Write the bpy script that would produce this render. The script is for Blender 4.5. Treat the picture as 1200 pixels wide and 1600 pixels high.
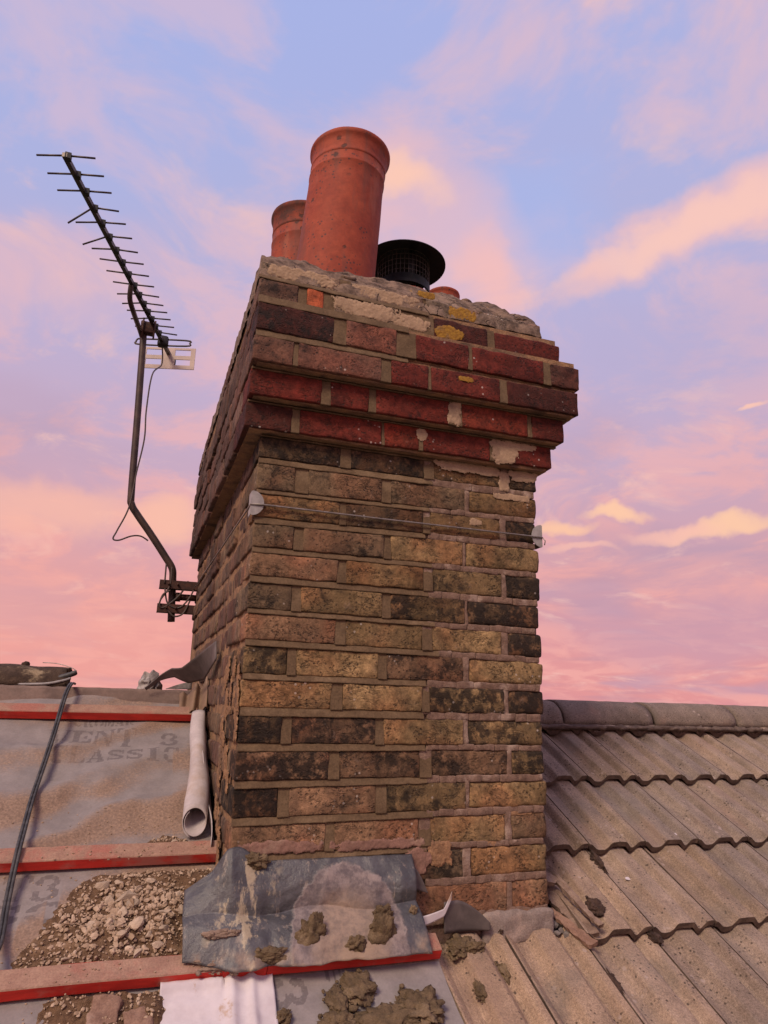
import bpy, bmesh, math, random
from mathutils import Vector, Matrix, noise as mn
from math import sin, cos, pi, radians

for o in list(bpy.data.objects):
    bpy.data.objects.remove(o)
S = bpy.context.scene
COL = S.collection

# ------------------------------------------------------------------ camera
cd = bpy.data.cameras.new('camera')
cam = bpy.data.objects.new('camera', cd)
COL.objects.link(cam)
cd.sensor_fit = 'VERTICAL'
cd.sensor_height = 36.0
cd.sensor_width = 27.0
cd.lens = 24.758
cd.clip_start = 0.02
cd.clip_end = 5000
YAW, PITCH, ROLL = radians(18.9325), radians(15.407), radians(1.3787)
fw = Vector((sin(YAW) * cos(PITCH), cos(YAW) * cos(PITCH), sin(PITCH)))
r0 = Vector((cos(YAW), -sin(YAW), 0))
u0 = r0.cross(fw)
rr = r0 * cos(ROLL) + u0 * sin(ROLL)
uu = -r0 * sin(ROLL) + u0 * cos(ROLL)
mw = Matrix.Identity(4)
for i in range(3):
    mw[i][0], mw[i][1], mw[i][2] = rr[i], uu[i], -fw[i]
mw[0][3], mw[1][3], mw[2][3] = -0.239, -1.670, -0.6532
cam.matrix_world = mw
S.camera = cam

# ------------------------------------------------------------------ view / exposure
S.view_settings.view_transform = 'Standard'
S.view_settings.look = 'None'
S.view_settings.gamma = 1.0
S.view_settings.exposure = 0.0
S.view_settings.use_curve_mapping = False
S.render.engine = 'CYCLES'
S.cycles.use_adaptive_sampling = True
S.cycles.adaptive_threshold = 0.02
S.cycles.max_bounces = 4
S.cycles.diffuse_bounces = 2
S.cycles.glossy_bounces = 2
S.cycles.use_denoising = True


# ------------------------------------------------------------------ node helper
class NT:
    def __init__(self, tree):
        self.t = tree
        self.n = tree.nodes
        self.l = tree.links

    def new(self, kind, **kw):
        nd = self.n.new(kind)
        for k, v in kw.items():
            setattr(nd, k, v)
        return nd

    def put(self, sock, v):
        if v is None:
            return
        if hasattr(v, 'is_output') or isinstance(v, bpy.types.NodeSocket):
            self.l.new(v, sock)
        else:
            if sock.type == 'RGBA' and len(v) == 3:
                v = (*v, 1)
            sock.default_value = v

    def math(self, op, a, b=None, c=None, clamp=False):
        nd = self.new('ShaderNodeMath', operation=op, use_clamp=clamp)
        for i, v in enumerate((a, b, c)):
            if v is not None:
                self.put(nd.inputs[i], v)
        return nd.outputs[0]

    def vmath(self, op, a, b=None):
        nd = self.new('ShaderNodeVectorMath', operation=op)
        self.put(nd.inputs[0], a)
        if b is not None:
            if op == 'SCALE':
                self.put(nd.inputs['Scale'], b)
            else:
                self.put(nd.inputs[1], b)
        return nd.outputs['Value'] if op in ('DOT_PRODUCT', 'LENGTH', 'DISTANCE') else nd.outputs[0]

    def noise(self, vec, scale, detail=4, rough=.55, dist=0.0):
        nd = self.new('ShaderNodeTexNoise')
        self.put(nd.inputs['Vector'], vec)
        nd.inputs['Scale'].default_value = scale
        nd.inputs['Detail'].default_value = detail
        nd.inputs['Roughness'].default_value = rough
        nd.inputs['Distortion'].default_value = dist
        return nd.outputs[0]

    def noisec(self, vec, scale, detail=3):
        nd = self.new('ShaderNodeTexNoise')
        self.put(nd.inputs['Vector'], vec)
        nd.inputs['Scale'].default_value = scale
        nd.inputs['Detail'].default_value = detail
        return nd.outputs[1]

    def voro(self, vec, scale, feature='F1', out='Distance', rnd=1.0):
        nd = self.new('ShaderNodeTexVoronoi', feature=feature)
        self.put(nd.inputs['Vector'], vec)
        nd.inputs['Scale'].default_value = scale
        nd.inputs['Randomness'].default_value = rnd
        return nd.outputs[out]

    def rng(self, v, a, b, c=0.0, d=1.0, smooth=True):
        nd = self.new('ShaderNodeMapRange')
        nd.interpolation_type = 'SMOOTHSTEP' if smooth else 'LINEAR'
        self.put(nd.inputs[0], v)
        self.put(nd.inputs[1], a)
        self.put(nd.inputs[2], b)
        self.put(nd.inputs[3], c)
        self.put(nd.inputs[4], d)
        return nd.outputs[0]

    def mix(self, f, a, b, mode='MIX'):
        nd = self.new('ShaderNodeMix', data_type='RGBA', blend_type=mode)
        self.put(nd.inputs[0], f)
        self.put(nd.inputs[6], a)
        self.put(nd.inputs[7], b)
        return nd.outputs[2]

    def scale(self, vec, s):
        return self.vmath('MULTIPLY', vec, s)


# ------------------------------------------------------------------ world: dusk sky with lit cloud
def build_world():
    w = bpy.data.worlds.new('World')
    S.world = w
    w.use_nodes = True
    T = NT(w.node_tree)
    T.n.clear()
    d = T.new('ShaderNodeTexCoord').outputs['Generated']
    d = T.vmath('NORMALIZE', d)
    sep = T.new('ShaderNodeSeparateXYZ')
    T.put(sep.inputs[0], d)
    X, Y, Z = sep.outputs
    wob = T.vmath('SCALE', T.vmath('SUBTRACT', T.noisec(d, 3.0, 3), (.5, .5, .5)), .10)
    zz = T.math('ADD', Z, T.vmath('DOT_PRODUCT', wob, (0, .6, 1.0)))
    ramp = T.new('ShaderNodeValToRGB')
    T.put(ramp.inputs[0], zz)
    cr = ramp.color_ramp
    stops = [(0.0, (.64, .275, .325)), (.05, (.78, .315, .315)), (.11, (.76, .345, .36)), (.20, (.66, .37, .43)),
             (.32, (.58, .41, .55)), (.45, (.515, .44, .655)), (.60, (.44, .450, .720)), (.78, (.40, .450, .775)), (1.0, (.36, .43, .77))]
    cr.elements[0].position, cr.elements[0].color = stops[0][0], (*stops[0][1], 1)
    cr.elements[1].position, cr.elements[1].color = stops[-1][0], (*stops[-1][1], 1)
    for p, c in stops[1:-1]:
        e = cr.elements.new(p)
        e.color = (*c, 1)
    col = ramp.outputs[0]
    # cloud deck coordinates: flattens towards the horizon
    inv = T.math('DIVIDE', 1.0, T.math('ADD', T.math('MAXIMUM', Z, 0.0), .22))
    cmb = T.new('ShaderNodeCombineXYZ')
    T.put(cmb.inputs[0], T.math('MULTIPLY', X, inv))
    T.put(cmb.inputs[1], T.math('MULTIPLY', Y, inv))
    P = cmb.outputs[0]
    P = T.vmath('ADD', P, (3.1, 1.7, 0))
    warp = T.vmath('SCALE', T.vmath('SUBTRACT', T.noisec(P, 1.6, 2), (.5, .5, .5)), .55)
    P2 = T.vmath('ADD', P, warp)
    c1 = T.noise(P2, 3.6, 5, .58)
    c2 = T.noise(T.vmath('ADD', P2, (7.3, 2.2, 0)), 7.0, 5, .62)
    # soft pink veil
    veil = T.rng(T.math('ADD', T.math('MULTIPLY', c1, .66), T.math('MULTIPLY', c2, .34)), .44, .60)
    pink = T.mix(T.rng(zz, .12, .6), (.90, .42, .385), (.74, .50, .585))
    col = T.mix(T.math('MULTIPLY', veil, .78), col, pink)
    # bluish grey shadowed cloud low down
    grey = T.rng(T.noise(T.vmath('ADD', P2, (11.0, 5.0, 0)), 1.5, 3, .55), .50, .70)
    col = T.mix(T.math('MULTIPLY', grey, T.rng(zz, .55, .18, 0, .60)), col, (.49, .33, .45))
    # brighter crests
    crest = T.rng(T.noise(T.vmath('ADD', P2, (1.4, 8.8, 0)), 4.6, 5, .62), .54, .72)
    col = T.mix(T.math('MULTIPLY', crest, .55), col, (.93, .56, .49))
    # fine horizontal streaks near the horizon
    st = T.noise(T.scale(d, (3.0, 3.0, 40.0)), 1.3, 3, .55)
    col = T.mix(T.math('MULTIPLY', T.rng(st, .5, .68), T.rng(zz, .22, .06, 0, .40)), col, (.45, .27, .36))
    # coral glow of the low cloud to the north-west
    az = T.vmath('DOT_PRODUCT', d, (-.25, .965, .08))
    col = T.mix(T.math('MULTIPLY', T.rng(az, .86, .99), T.rng(zz, .30, .09, 0, .55)), col, (.93, .40, .33))

    fine = T.vmath('SCALE', T.vmath('SUBTRACT', T.noisec(d, 14.0, 4), (.5, .5, .5)), .07)
    dd = T.vmath('ADD', T.vmath('ADD', d, wob), fine)

    def cloud(col, c, e, su, sv, color, strength, soft=.25, dv=dd):
        c = Vector(c).normalized()
        a = Vector(e) - c
        a = (a - c * a.dot(c)).normalized()
        b = c.cross(a)
        ua = T.math('MULTIPLY', T.math('SUBTRACT', T.vmath('DOT_PRODUCT', dv, tuple(a)), 0.0), 1 / su)
        vb = T.math('MULTIPLY', T.vmath('DOT_PRODUCT', dv, tuple(b)), 1 / sv)
        q = T.math('ADD', T.math('MULTIPLY', ua, ua), T.math('MULTIPLY', vb, vb))
        front = T.rng(T.vmath('DOT_PRODUCT', d, tuple(c)), .5, .7)
        m = T.rng(q, 1.55, -.1, 0, strength)
        return T.mix(T.math('MULTIPLY', m, front), col, color)

    pe, orng = (.95, .53, .44), (1.0, .60, .40)
    # blue openings
    col = cloud(col, (-.115, .694, .711), (.1, .65, .75), .40, .20, (.36, .455, .82), .30, 0)
    col = cloud(col, (.41, .677, .611), (.5, .62, .6), .11, .07, (.40, .47, .80), .80, 0)
    col = cloud(col, (.62, .60, .43), (.75, .5, .42), .20, .08, (.47, .42, .64), .5, 0)
    # long sunlit bank, upper right
    col = cloud(col, (.612, .525, .592), (.72, .37, .61), .215, .036, (.92, .54, .51), .82, .0)
    col = cloud(col, (.585, .56, .584), (.69, .43, .605), .19, .020, (.98, .60, .50), .70, .0)
    col = cloud(col, (.49, .68, .55), (.54, .62, .57), .045, .030, (.94, .55, .49), .60, .0)
    # veil behind the pots
    col = cloud(col, (.31, .725, .61), (.42, .73, .53), .15, .085, (.82, .51, .55), .70, .0)
    col = cloud(col, (.262, .716, .647), (.33, .70, .63), .050, .030, (1.0, .60, .46), .9, .0)
    col = cloud(col, (.385, .73, .565), (.41, .745, .53), .060, .038, (.93, .52, .49), .75, .0)
    # small orange lenses low on the right
    col = cloud(col, (.585, .770, .255), (.66, .71, .245), .040, .0085, orng, .95, .1)
    col = cloud(col, (.690, .690, .225), (.76, .61, .235), .085, .013, orng, .95, .0)
    col = cloud(col, (.640, .735, .222), (.70, .68, .222), .060, .012, pe, .85, .0)
    col = cloud(col, (.528, .815, .238), (.60, .76, .235), .045, .011, (1.0, .58, .38), .9, .0)
    col = cloud(col, (.556, .806, .203), (.62, .76, .197), .050, .008, pe, .7, .0)
    col = cloud(col, (.700, .610, .373), (.75, .55, .375), .022, .005, (.98, .58, .46), .9, .1)
    # warm banks on the left
    col = cloud(col, (-.115, .961, .245), (.03, .968, .255), .12, .032, (.95, .50, .40), .8, .0)
    col = cloud(col, (.015, .967, .252), (.06, .966, .25), .050, .034, (.97, .53, .40), .8, .0)
    col = cloud(col, (-.12, .85, .51), (.0, .84, .53), .13, .07, (.74, .48, .56), .55, .0)
    col = cloud(col, (.69, .715, .11), (.80, .59, .11), .22, .045, (.55, .33, .44), .55, .0)
    # below the horizon: dull haze
    col = T.mix(T.rng(Z, .0, -.06), col, (.16, .10, .10))
    bg = T.new('ShaderNodeBackground')
    T.put(bg.inputs[0], col)
    bg.inputs[1].default_value = 1.0
    out = T.new('ShaderNodeOutputWorld')
    T.l.new(bg.outputs[0], out.inputs[0])
    w.cycles.sampling_method = 'MANUAL'
    w.cycles.sample_map_resolution = 512


build_world()

# ------------------------------------------------------------------ after-glow light (very soft, from behind the viewer's left)
ld = bpy.data.lights.new('sun', 'SUN')
sun = bpy.data.objects.new('sun', ld)
COL.objects.link(sun)
ld.energy = 2.9
ld.angle = radians(18)
ld.color = (1.0, .80, .60)
sun.rotation_euler = Vector((.74, .70, -.95)).to_track_quat('-Z', 'Y').to_euler()


# ------------------------------------------------------------------ materials
MATS = {}


def mat(name, fn, rough=.9, spec=.3, metal=0.0):
    m = bpy.data.materials.new(name)
    m.use_nodes = True
    T = NT(m.node_tree)
    T.n.clear()
    out = T.new('ShaderNodeOutputMaterial')
    bs = T.new('ShaderNodeBsdfPrincipled')
    T.l.new(bs.outputs[0], out.inputs[0])
    bs.inputs['Roughness'].default_value = rough
    bs.inputs['Specular IOR Level'].default_value = spec
    bs.inputs['Metallic'].default_value = metal
    tc = T.new('ShaderNodeTexCoord')
    oi = T.new('ShaderNodeObjectInfo')
    vec = T.vmath('ADD', tc.outputs['Object'], T.vmath('SCALE', (13.7, 7.1, 23.3), oi.outputs['Random']))
    res = fn(T, vec, oi)
    T.put(bs.inputs['Base Color'], res['c'])
    if 'r' in res:
        T.put(bs.inputs['Roughness'], res['r'])
    if 'h' in res:
        b = T.new('ShaderNodeBump')
        b.inputs['Strength'].default_value = res.get('s', .6)
        b.inputs['Distance'].default_value = res.get('d', .004)
        T.put(b.inputs['Height'], res['h'])
        T.l.new(b.outputs[0], bs.inputs['Normal'])
    MATS[name] = m
    return m


def brickfn(cracks, streak=None, specks=.5, contrast=1.0):
    def fn(T, vec, oi):
        base = oi.outputs['Color']
        soot = oi.outputs['Alpha']
        v = T.scale(vec, streak) if streak else vec
        n1 = T.noise(v, 15, 6, .62, .6)
        n2 = T.noise(v, 75, 8, .72)
        n3 = T.noise(v, 320, 3, .6)
        n0 = T.noise(v, 7, 2, .5)
        k = T.rng(n2, .30, .72, 1 - .48 * contrast, 1 + .42 * contrast, False)
        c = T.vmath('SCALE', base, k)
        c = T.vmath('SCALE', c, T.rng(n1, .34, .62, .62, 1.12, False))
        c = T.mix(T.rng(n0, .42, .62), c, T.vmath('MULTIPLY', c, (1.10, .90, .86)))
        c = T.vmath('SCALE', c, T.rng(n3, .25, .75, .78, 1.22, False))
        thr = T.math('SUBTRACT', .74, T.math('MULTIPLY', soot, .46))
        mixn = T.math('ADD', T.math('MULTIPLY', n1, .66), T.math('MULTIPLY', n2, .34))
        sm = T.math('MULTIPLY', T.rng(mixn, thr, T.math('ADD', thr, .16), 0, .90), T.rng(T.noise(T.vmath('ADD', v, (1, 1, 8)), 42, 5, .65), .36, .54, .22, 1.0))
        c = T.mix(T.rng(T.noise(T.vmath('ADD', v, (3, 6, 2)), 19, 4, .6), .46, .66, 0, .7), c, T.vmath('MULTIPLY', c, (.58, .60, .66)))
        c = T.mix(sm, c, (.014, .0105, .0095))
        h = T.math('MULTIPLY', n2, .9)
        h = T.math('ADD', h, T.math('MULTIPLY', n3, .25))
        if cracks:
            wv = T.scale(T.vmath('ADD', v, T.vmath('SCALE', T.noisec(v, 18, 3), .05)), (.75, .75, 1.7))
            rg = T.math('ABSOLUTE', T.math('SUBTRACT', T.noise(wv, 34, 3, .55, .8), .5))
            gate = T.rng(T.noise(v, 13, 3, .5), .44, .58)
            cm = T.math('MULTIPLY', T.rng(rg, .030, .004), gate)
            c = T.mix(T.math('MULTIPLY', cm, cracks), c, (.022, .015, .012))
            h = T.math('SUBTRACT', h, T.math('MULTIPLY', cm, .9))
        pv = T.voro(v, 105)
        pm = T.math('MULTIPLY', T.rng(T.math('ADD', pv, T.math('MULTIPLY', n3, .35)), .52, .34), T.rng(T.noise(v, 26, 2), .45, .56, 0, .75))
        c = T.mix(T.math('MULTIPLY', pm, .8), c, (.03, .022, .018))
        h = T.math('SUBTRACT', h, T.math('MULTIPLY', pm, .7))
        sp = T.voro(T.vmath('ADD', v, (5, 3, 1)), 62)
        spm = T.math('MULTIPLY', T.rng(sp, .22, .12), T.rng(T.noise(v, 9, 2), .56, .64))
        c = T.mix(T.math('MULTIPLY', spm, specks), c, (.62, .54, .48))
        geo = T.new('ShaderNodeNewGeometry')
        wp = T.scale(geo.outputs['Position'], (1, 1, .55))
        c = T.vmath('SCALE', c, T.rng(T.noise(wp, 5.5, 5, .6), .34, .62, .58, 1.16, False))
        # thin pale dust scuffs
        du = T.rng(T.noise(v, 40, 6, .7, 1.5), .60, .76, 0, .35)
        c = T.mix(du, c, (.36, .25, .19))
        return dict(c=c, h=h, s=.75, d=.005)
    return fn


mat('stock_brick', brickfn(.42, None, .5, 1.3), .92)
mat('red_brick', brickfn(.25, None, .55, 1.25), .85)
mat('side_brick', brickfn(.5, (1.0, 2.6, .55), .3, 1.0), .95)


def simple(c1, c2, scale=30, c3=None, bump=.5, dist=.003, detail=7, fine=0.0):
    def fn(T, vec, oi):
        n = T.noise(vec, scale, detail, .65)
        c = T.mix(T.rng(n, .35, .65), c1, c2)
        h = n
        if c3:
            n2 = T.noise(T.vmath('ADD', vec, (4, 9, 2)), scale * .35, 4, .6)
            c = T.mix(T.rng(n2, .52, .68), c, c3)
        if fine:
            f = T.noise(vec, scale * 9, 3, .6)
            c = T.vmath('SCALE', c, T.rng(f, .3, .7, 1 - fine, 1 + fine, False))
            h = T.math('ADD', n, T.math('MULTIPLY', f, .3))
        return dict(c=c, h=h, s=bump, d=dist)
    return fn


mat('old_mortar', simple((.235, .15, .112), (.155, .097, .072), 55, (.34, .245, .195), .9, .006, fine=.2), .97)
mat('side_mortar', simple((.20, .12, .075), (.33, .19, .10), 30, (.12, .075, .05), .9, .008, fine=.2), .97)
mat('new_mortar', simple((.148, .097, .055), (.105, .067, .038), 24, (.185, .125, .074), .8, .003, fine=.22), .95)
mat('cream_mortar', simple((.40, .275, .18), (.33, .225, .148), 26, (.25, .165, .115), .5, .003, fine=.12), .95)
mat('pink_mortar', simple((.27, .150, .115), (.20, .112, .085), 40, (.31, .20, .15), .6, .003, fine=.15), .95)
mat('sandy_mortar', simple((.33, .185, .10), (.22, .125, .07), 35, (.15, .09, .06), .8, .006, fine=.2), .97)
mat('wet_mortar', simple((.155, .105, .06), (.095, .064, .036), 45, (.20, .14, .085), .9, .006, fine=.25), .9)
mat('dark_lump', simple((.085, .05, .037), (.04, .025, .02), 60, None, .9, .006, fine=.25), .95)
mat('lichen', simple((.36, .195, .03), (.25, .125, .025), 90, (.20, .12, .06), .8, .003, fine=.25), .95)
mat('cement_base', simple((.27, .215, .19), (.20, .155, .135), 35, (.34, .26, .22), .8, .006, fine=.2), .95)


def flaunchfn(T, vec, oi):
    n = T.noise(vec, 26, 9, .72)
    n2 = T.noise(vec, 9, 4, .6)
    c = T.mix(T.rng(n, .36, .62), (.075, .049, .036), (.235, .160, .118))
    c = T.mix(T.rng(n2, .57, .70, 0, .5), c, (.31, .225, .17))
    dk = T.rng(T.voro(T.vmath('ADD', vec, T.vmath('SCALE', T.noisec(vec, 20, 4), .05)), 26, 'DISTANCE_TO_EDGE'), .07, .0, 0, .75)
    dk = T.math('MULTIPLY', dk, T.rng(T.noise(vec, 12, 3), .45, .6))
    c = T.mix(dk, c, (.04, .028, .022))
    li = T.rng(T.noise(T.vmath('ADD', vec, (3, 3, 3)), 13, 5, .6), .63, .70, 0, .7)
    c = T.mix(li, c, (.40, .23, .05))
    return dict(c=c, h=T.math('SUBTRACT', n, T.math('MULTIPLY', dk, .6)), s=1.0, d=.008)


mat('flaunching', flaunchfn, .97)


def terrafn(T, vec, oi):
    n = T.noise(vec, 9, 5, .6)
    n2 = T.noise(vec, 60, 6, .65)
    c = T.mix(T.rng(n, .35, .65), (.26, .043, .021), (.335, .064, .029))
    c = T.vmath('SCALE', c, T.rng(n2, .3, .7, .82, 1.16, False))
    vs = T.scale(vec, (1, 1, .22))
    st = T.noise(vs, 16, 5, .6)
    c = T.mix(T.rng(st, .50, .64, 0, .6), c, (.16, .055, .04))
    vp = T.noise(T.vmath('ADD', vs, (9, 4, 2)), 11, 4, .6)
    c = T.mix(T.rng(vp, .62, .76, 0, .35), c, (.46, .19, .12))
    pv = T.voro(vec, 19)
    pm = T.math('MULTIPLY', T.rng(T.math('ADD', pv, T.math('MULTIPLY', n2, .45)), .43, .34), T.rng(T.noise(vec, 6, 2), .50, .58))
    c = T.mix(T.math('MULTIPLY', pm, .85), c, (.05, .022, .018))
    sv = T.voro(T.vmath('ADD', vec, (2, 7, 1)), 70)
    sm = T.math('MULTIPLY', T.rng(sv, .30, .18), T.rng(T.noise(vec, 8, 2), .50, .58))
    c = T.mix(T.math('MULTIPLY', sm, .8), c, (.06, .03, .03))
    return dict(c=c, h=T.math('SUBTRACT', n2, pm), s=.35, d=.003)


mat('terracotta', terrafn, .75, .35)


def sootyfn(T, vec, oi):
    r_ = terrafn(T, vec, oi)
    r_['c'] = T.mix(T.rng(T.noise(vec, 14, 5, .65), .34, .60, .25, .85), r_['c'], (.055, .028, .022))
    return r_


mat('terracotta_sooty', sootyfn, .8, .3)


def metalfn(c1, c2, sc=40):
    def fn(T, vec, oi):
        n = T.noise(vec, sc, 6, .65)
        return dict(c=T.mix(T.rng(n, .4, .65), c1, c2), h=n, s=.2, d=.001)
    return fn


mat('cowl_black', metalfn((.008, .008, .009), (.016, .014, .013)), .6, .25)
mat('mesh_wire', metalfn((.05, .045, .04), (.10, .08, .07)), .5, .4, .4)
mat('aerial_dark', metalfn((.06, .048, .045), (.10, .075, .065), 25), .45, .5, .5)
mat('mast_paint', metalfn((.050, .032, .028), (.085, .052, .042), 18), .5, .4, .2)
mat('aerial_plastic', metalfn((.02, .018, .018), (.03, .027, .026)), .5)
mat('reflector_plastic', metalfn((.58, .46, .40), (.48, .38, .34), 12), .55)
mat('cable_grey', metalfn((.09, .065, .06), (.06, .045, .04)), .6)
mat('cable_black', metalfn((.035, .034, .036), (.075, .07, .07), 60), .5, .4)
mat('rust_bracket', metalfn((.055, .03, .026), (.10, .045, .032), 60), .7, .3, .2)
mat('galvanised', metalfn((.27, .25, .245), (.36, .335, .33), 40), .55, .4, .0)
mat('wire_steel', metalfn((.22, .19, .17), (.32, .28, .26), 60), .45, .5, .6)


def tilefn(T, vec, oi):
    base = oi.outputs['Color']
    n = T.noise(vec, 13, 6, .62)
    n2 = T.noise(vec, 210, 5, .72)
    n3 = T.noise(vec, 520, 2, .6)
    vs = T.scale(vec, (1, .28, 1))
    st = T.noise(vs, 30, 5, .6)
    c = T.vmath('SCALE', base, T.rng(n, .3, .7, .78, 1.20, False))
    c = T.mix(T.rng(st, .50, .70, 0, .55), c, T.vmath('MULTIPLY', base, (.62, .60, .62)))
    c = T.vmath('SCALE', c, T.rng(n2, .32, .68, .68, 1.30, False))
    c = T.vmath('SCALE', c, T.rng(n3, .3, .7, .68, 1.32, False))
    # dust patches
    c = T.mix(T.rng(T.noise(T.vmath('ADD', vs, (6, 1, 3)), 9, 4, .55), .54, .70, 0, .45), c, (.30, .195, .145))
    # pale lichen dots and dark pits
    lv = T.voro(vec, 46)
    c = T.mix(T.math('MULTIPLY', T.rng(lv, .30, .18), T.rng(T.noise(vec, 10, 2), .58, .64, 0, .6)), c, (.48, .38, .34))
    pv = T.voro(T.vmath('ADD', vec, (3, 1, 4)), 85)
    c = T.mix(T.math('MULTIPLY', T.rng(pv, .30, .16), T.rng(T.noise(vec, 17, 2), .50, .58, 0, .8)), c, (.05, .035, .03))
    # grey weathering
    c = T.mix(T.rng(T.noise(T.vmath('ADD', vec, (1, 8, 3)), 5.5, 5, .6), .54, .70, 0, .45), c, (.19, .16, .135))
    return dict(c=c, h=T.math('ADD', n2, T.math('MULTIPLY', n3, .5)), s=.8, d=.005)


mat('tile_concrete', tilefn, .95)
mat('ridge_concrete', tilefn, .95)
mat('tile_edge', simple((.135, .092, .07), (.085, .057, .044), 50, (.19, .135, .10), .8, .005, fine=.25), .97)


def leadfn(T, vec, oi):
    n = T.noise(vec, 9, 6, .6)
    n2 = T.noise(vec, 55, 7, .7)
    c = T.mix(T.rng(n, .35, .65), (.054, .052, .057), (.094, .089, .095))
    c = T.vmath('SCALE', c, T.rng(n2, .3, .7, .80, 1.20, False))
    sep = T.new('ShaderNodeSeparateXYZ')
    tc = T.new('ShaderNodeTexCoord')
    T.put(sep.inputs[0], tc.outputs['Object'])
    x, y, z = sep.outputs
    wn = T.math('MULTIPLY', T.math('SUBTRACT', T.noise(vec, 30, 5, .65), .5), .05)
    # vertical cement runs
    vs = T.scale(vec, (1, 1, .3))
    run = T.rng(T.noise(vs, 26, 6, .7), .55, .63)
    rx = T.rng(T.math('ABSOLUTE', T.math('SUBTRACT', x, .03)), .11, .02)
    c = T.mix(T.math('MULTIPLY', T.math('MULTIPLY', run, rx), .8), c, (.45, .36, .24))
    run2 = T.rng(T.noise(T.vmath('ADD', vs, (5, 2, 8)), 34, 7, .72), .56, .68, 0, .6)
    c = T.mix(run2, c, (.36, .29, .23))
    # arched old mortar ghost where the saddle was bedded
    dx = T.math('DIVIDE', T.math('SUBTRACT', x, .25), .125)
    dz = T.math('DIVIDE', T.math('SUBTRACT', z, -.155), .145)
    e = T.math('ADD', T.math('SQRT', T.math('ADD', T.math('MULTIPLY', dx, dx), T.math('MULTIPLY', dz, dz))), T.math('MULTIPLY', wn, 5.5))
    arch = T.rng(e, 1.02, .97)
    ghost = T.mix(T.rng(T.noise(vec, 34, 7, .7), .36, .64), (.115, .092, .098), (.27, .215, .205))
    ghost = T.mix(T.rng(e, .80, .45), ghost, T.mix(T.rng(n2, .35, .65), (.20, .150, .125), (.31, .225, .175)))
    ghost = T.mix(T.math('MULTIPLY', T.rng(e, .95, 1.0), .35), ghost, (.38, .32, .30))
    c = T.mix(arch, c, ghost)
    # sand lying along the lower edge
    low = T.rng(T.math('ADD', z, wn), -.135, -.160)
    c = T.mix(T.math('MULTIPLY', low, T.rng(T.noise(vec, 14, 5), .44, .60, 0, .7)), c, (.34, .24, .17))
    rgh = T.math('MAXIMUM', T.rng(arch, 0, 1, .36, .95, False), T.rng(n2, .35, .65, .30, .52, False))
    return dict(c=c, h=T.math('ADD', T.math('ADD', n2, T.math('MULTIPLY', arch, .6)), T.math('MULTIPLY', T.noise(vec, 22, 3, .5), 1.6)), s=.55, d=.006, r=rgh)


mat('lead_sheet', leadfn, .5, .6)
mat('lead_grey', simple((.075, .06, .058), (.11, .088, .083), 22, (.15, .12, .115), .4, .003), .6)
mat('lead_pale', simple((.30, .27, .26), (.14, .115, .11), 30, (.40, .36, .34), .5, .003), .7)


def membfn(T, vec, oi):
    at = T.new('ShaderNodeAttribute', attribute_name='print')
    a2 = T.new('ShaderNodeAttribute', attribute_name='sand')
    n = T.noise(vec, 18, 6, .65)
    n2 = T.noise(vec, 190, 3, .6)
    n4 = T.noise(vec, 150, 5, .65)
    c = T.mix(T.rng(n, .3, .7), (.205, .178, .172), (.265, .230, .222))
    pr = T.math('MULTIPLY', T.rng(at.outputs['Fac'], .35, .65), T.rng(n4, .30, .52, .35, .80))
    c = T.mix(pr, c, (.125, .105, .105))
    sd = T.math('ADD', a2.outputs['Fac'], T.math('MULTIPLY', T.math('SUBTRACT', n4, .5), .55))
    sd = T.rng(sd, .25, .95, 0, .88)
    scol = T.mix(T.rng(n4, .35, .65), (.225, .145, .100), (.29, .192, .134))
    scol = T.vmath('SCALE', scol, T.rng(n2, .3, .7, .78, 1.22, False))
    c = T.mix(sd, c, scol)
    c = T.vmath('SCALE', c, T.rng(n2, .3, .7, .93, 1.07, False))
    h = T.math('ADD', T.math('MULTIPLY', n, .25), T.math('MULTIPLY', T.math('MULTIPLY', sd, n2), .6))
    return dict(c=c, h=h, s=.45, d=.004)


mat('membrane', membfn, .8)
mat('membrane_tan', simple((.24, .155, .105), (.18, .115, .08), 14, (.30, .20, .14), .3, .003), .85)
mat('membrane_white', simple((.50, .44, .44), (.43, .375, .375), 14, (.40, .31, .26), .5, .004, fine=.07), .8)


def clothfn(T, vec, oi):
    n = T.noise(vec, 16, 6, .65)
    c = T.mix(T.rng(n, .35, .65), (.62, .56, .58), (.52, .46, .48))
    d = T.rng(T.noise(T.vmath('ADD', vec, (2, 2, 7)), 17, 7, .68), .57, .66, 0, .85)
    c = T.mix(d, c, (.42, .29, .20))
    return dict(c=c, h=T.noise(vec, 60, 4), s=.25, d=.002)


mat('white_cloth', clothfn, .85)


def redfn(T, vec, oi):
    v = T.scale(vec, (.12, 1, 1))
    n = T.noise(v, 70, 6, .65)
    n2 = T.noise(vec, 11, 5, .6)
    c = T.mix(T.rng(n, .35, .65), (.68, .046, .032), (.48, .034, .025))
    dustamt = T.math('SUBTRACT', 1.0, oi.outputs['Alpha'])
    d = T.rng(T.math('ADD', n2, T.math('MULTIPLY', dustamt, .35)), .58, .76, 0, .75)
    c = T.mix(d, c, (.46, .20, .155))
    return dict(c=c, h=n, s=.3, d=.002)


mat('batten_red', redfn, .85)
mat('batten_dusty', simple((.35, .215, .155), (.28, .16, .118), 30, (.34, .14, .105), .6, .003, fine=.18), .95)
mat('ridge_board', simple((.165, .118, .10), (.22, .155, .13), 16, (.12, .085, .075), .5, .003, fine=.1), .9)
mat('rubble_soil', simple((.175, .102, .057), (.11, .062, .035), 60, (.25, .155, .092), 1.0, .008, fine=.3), .97)


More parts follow.
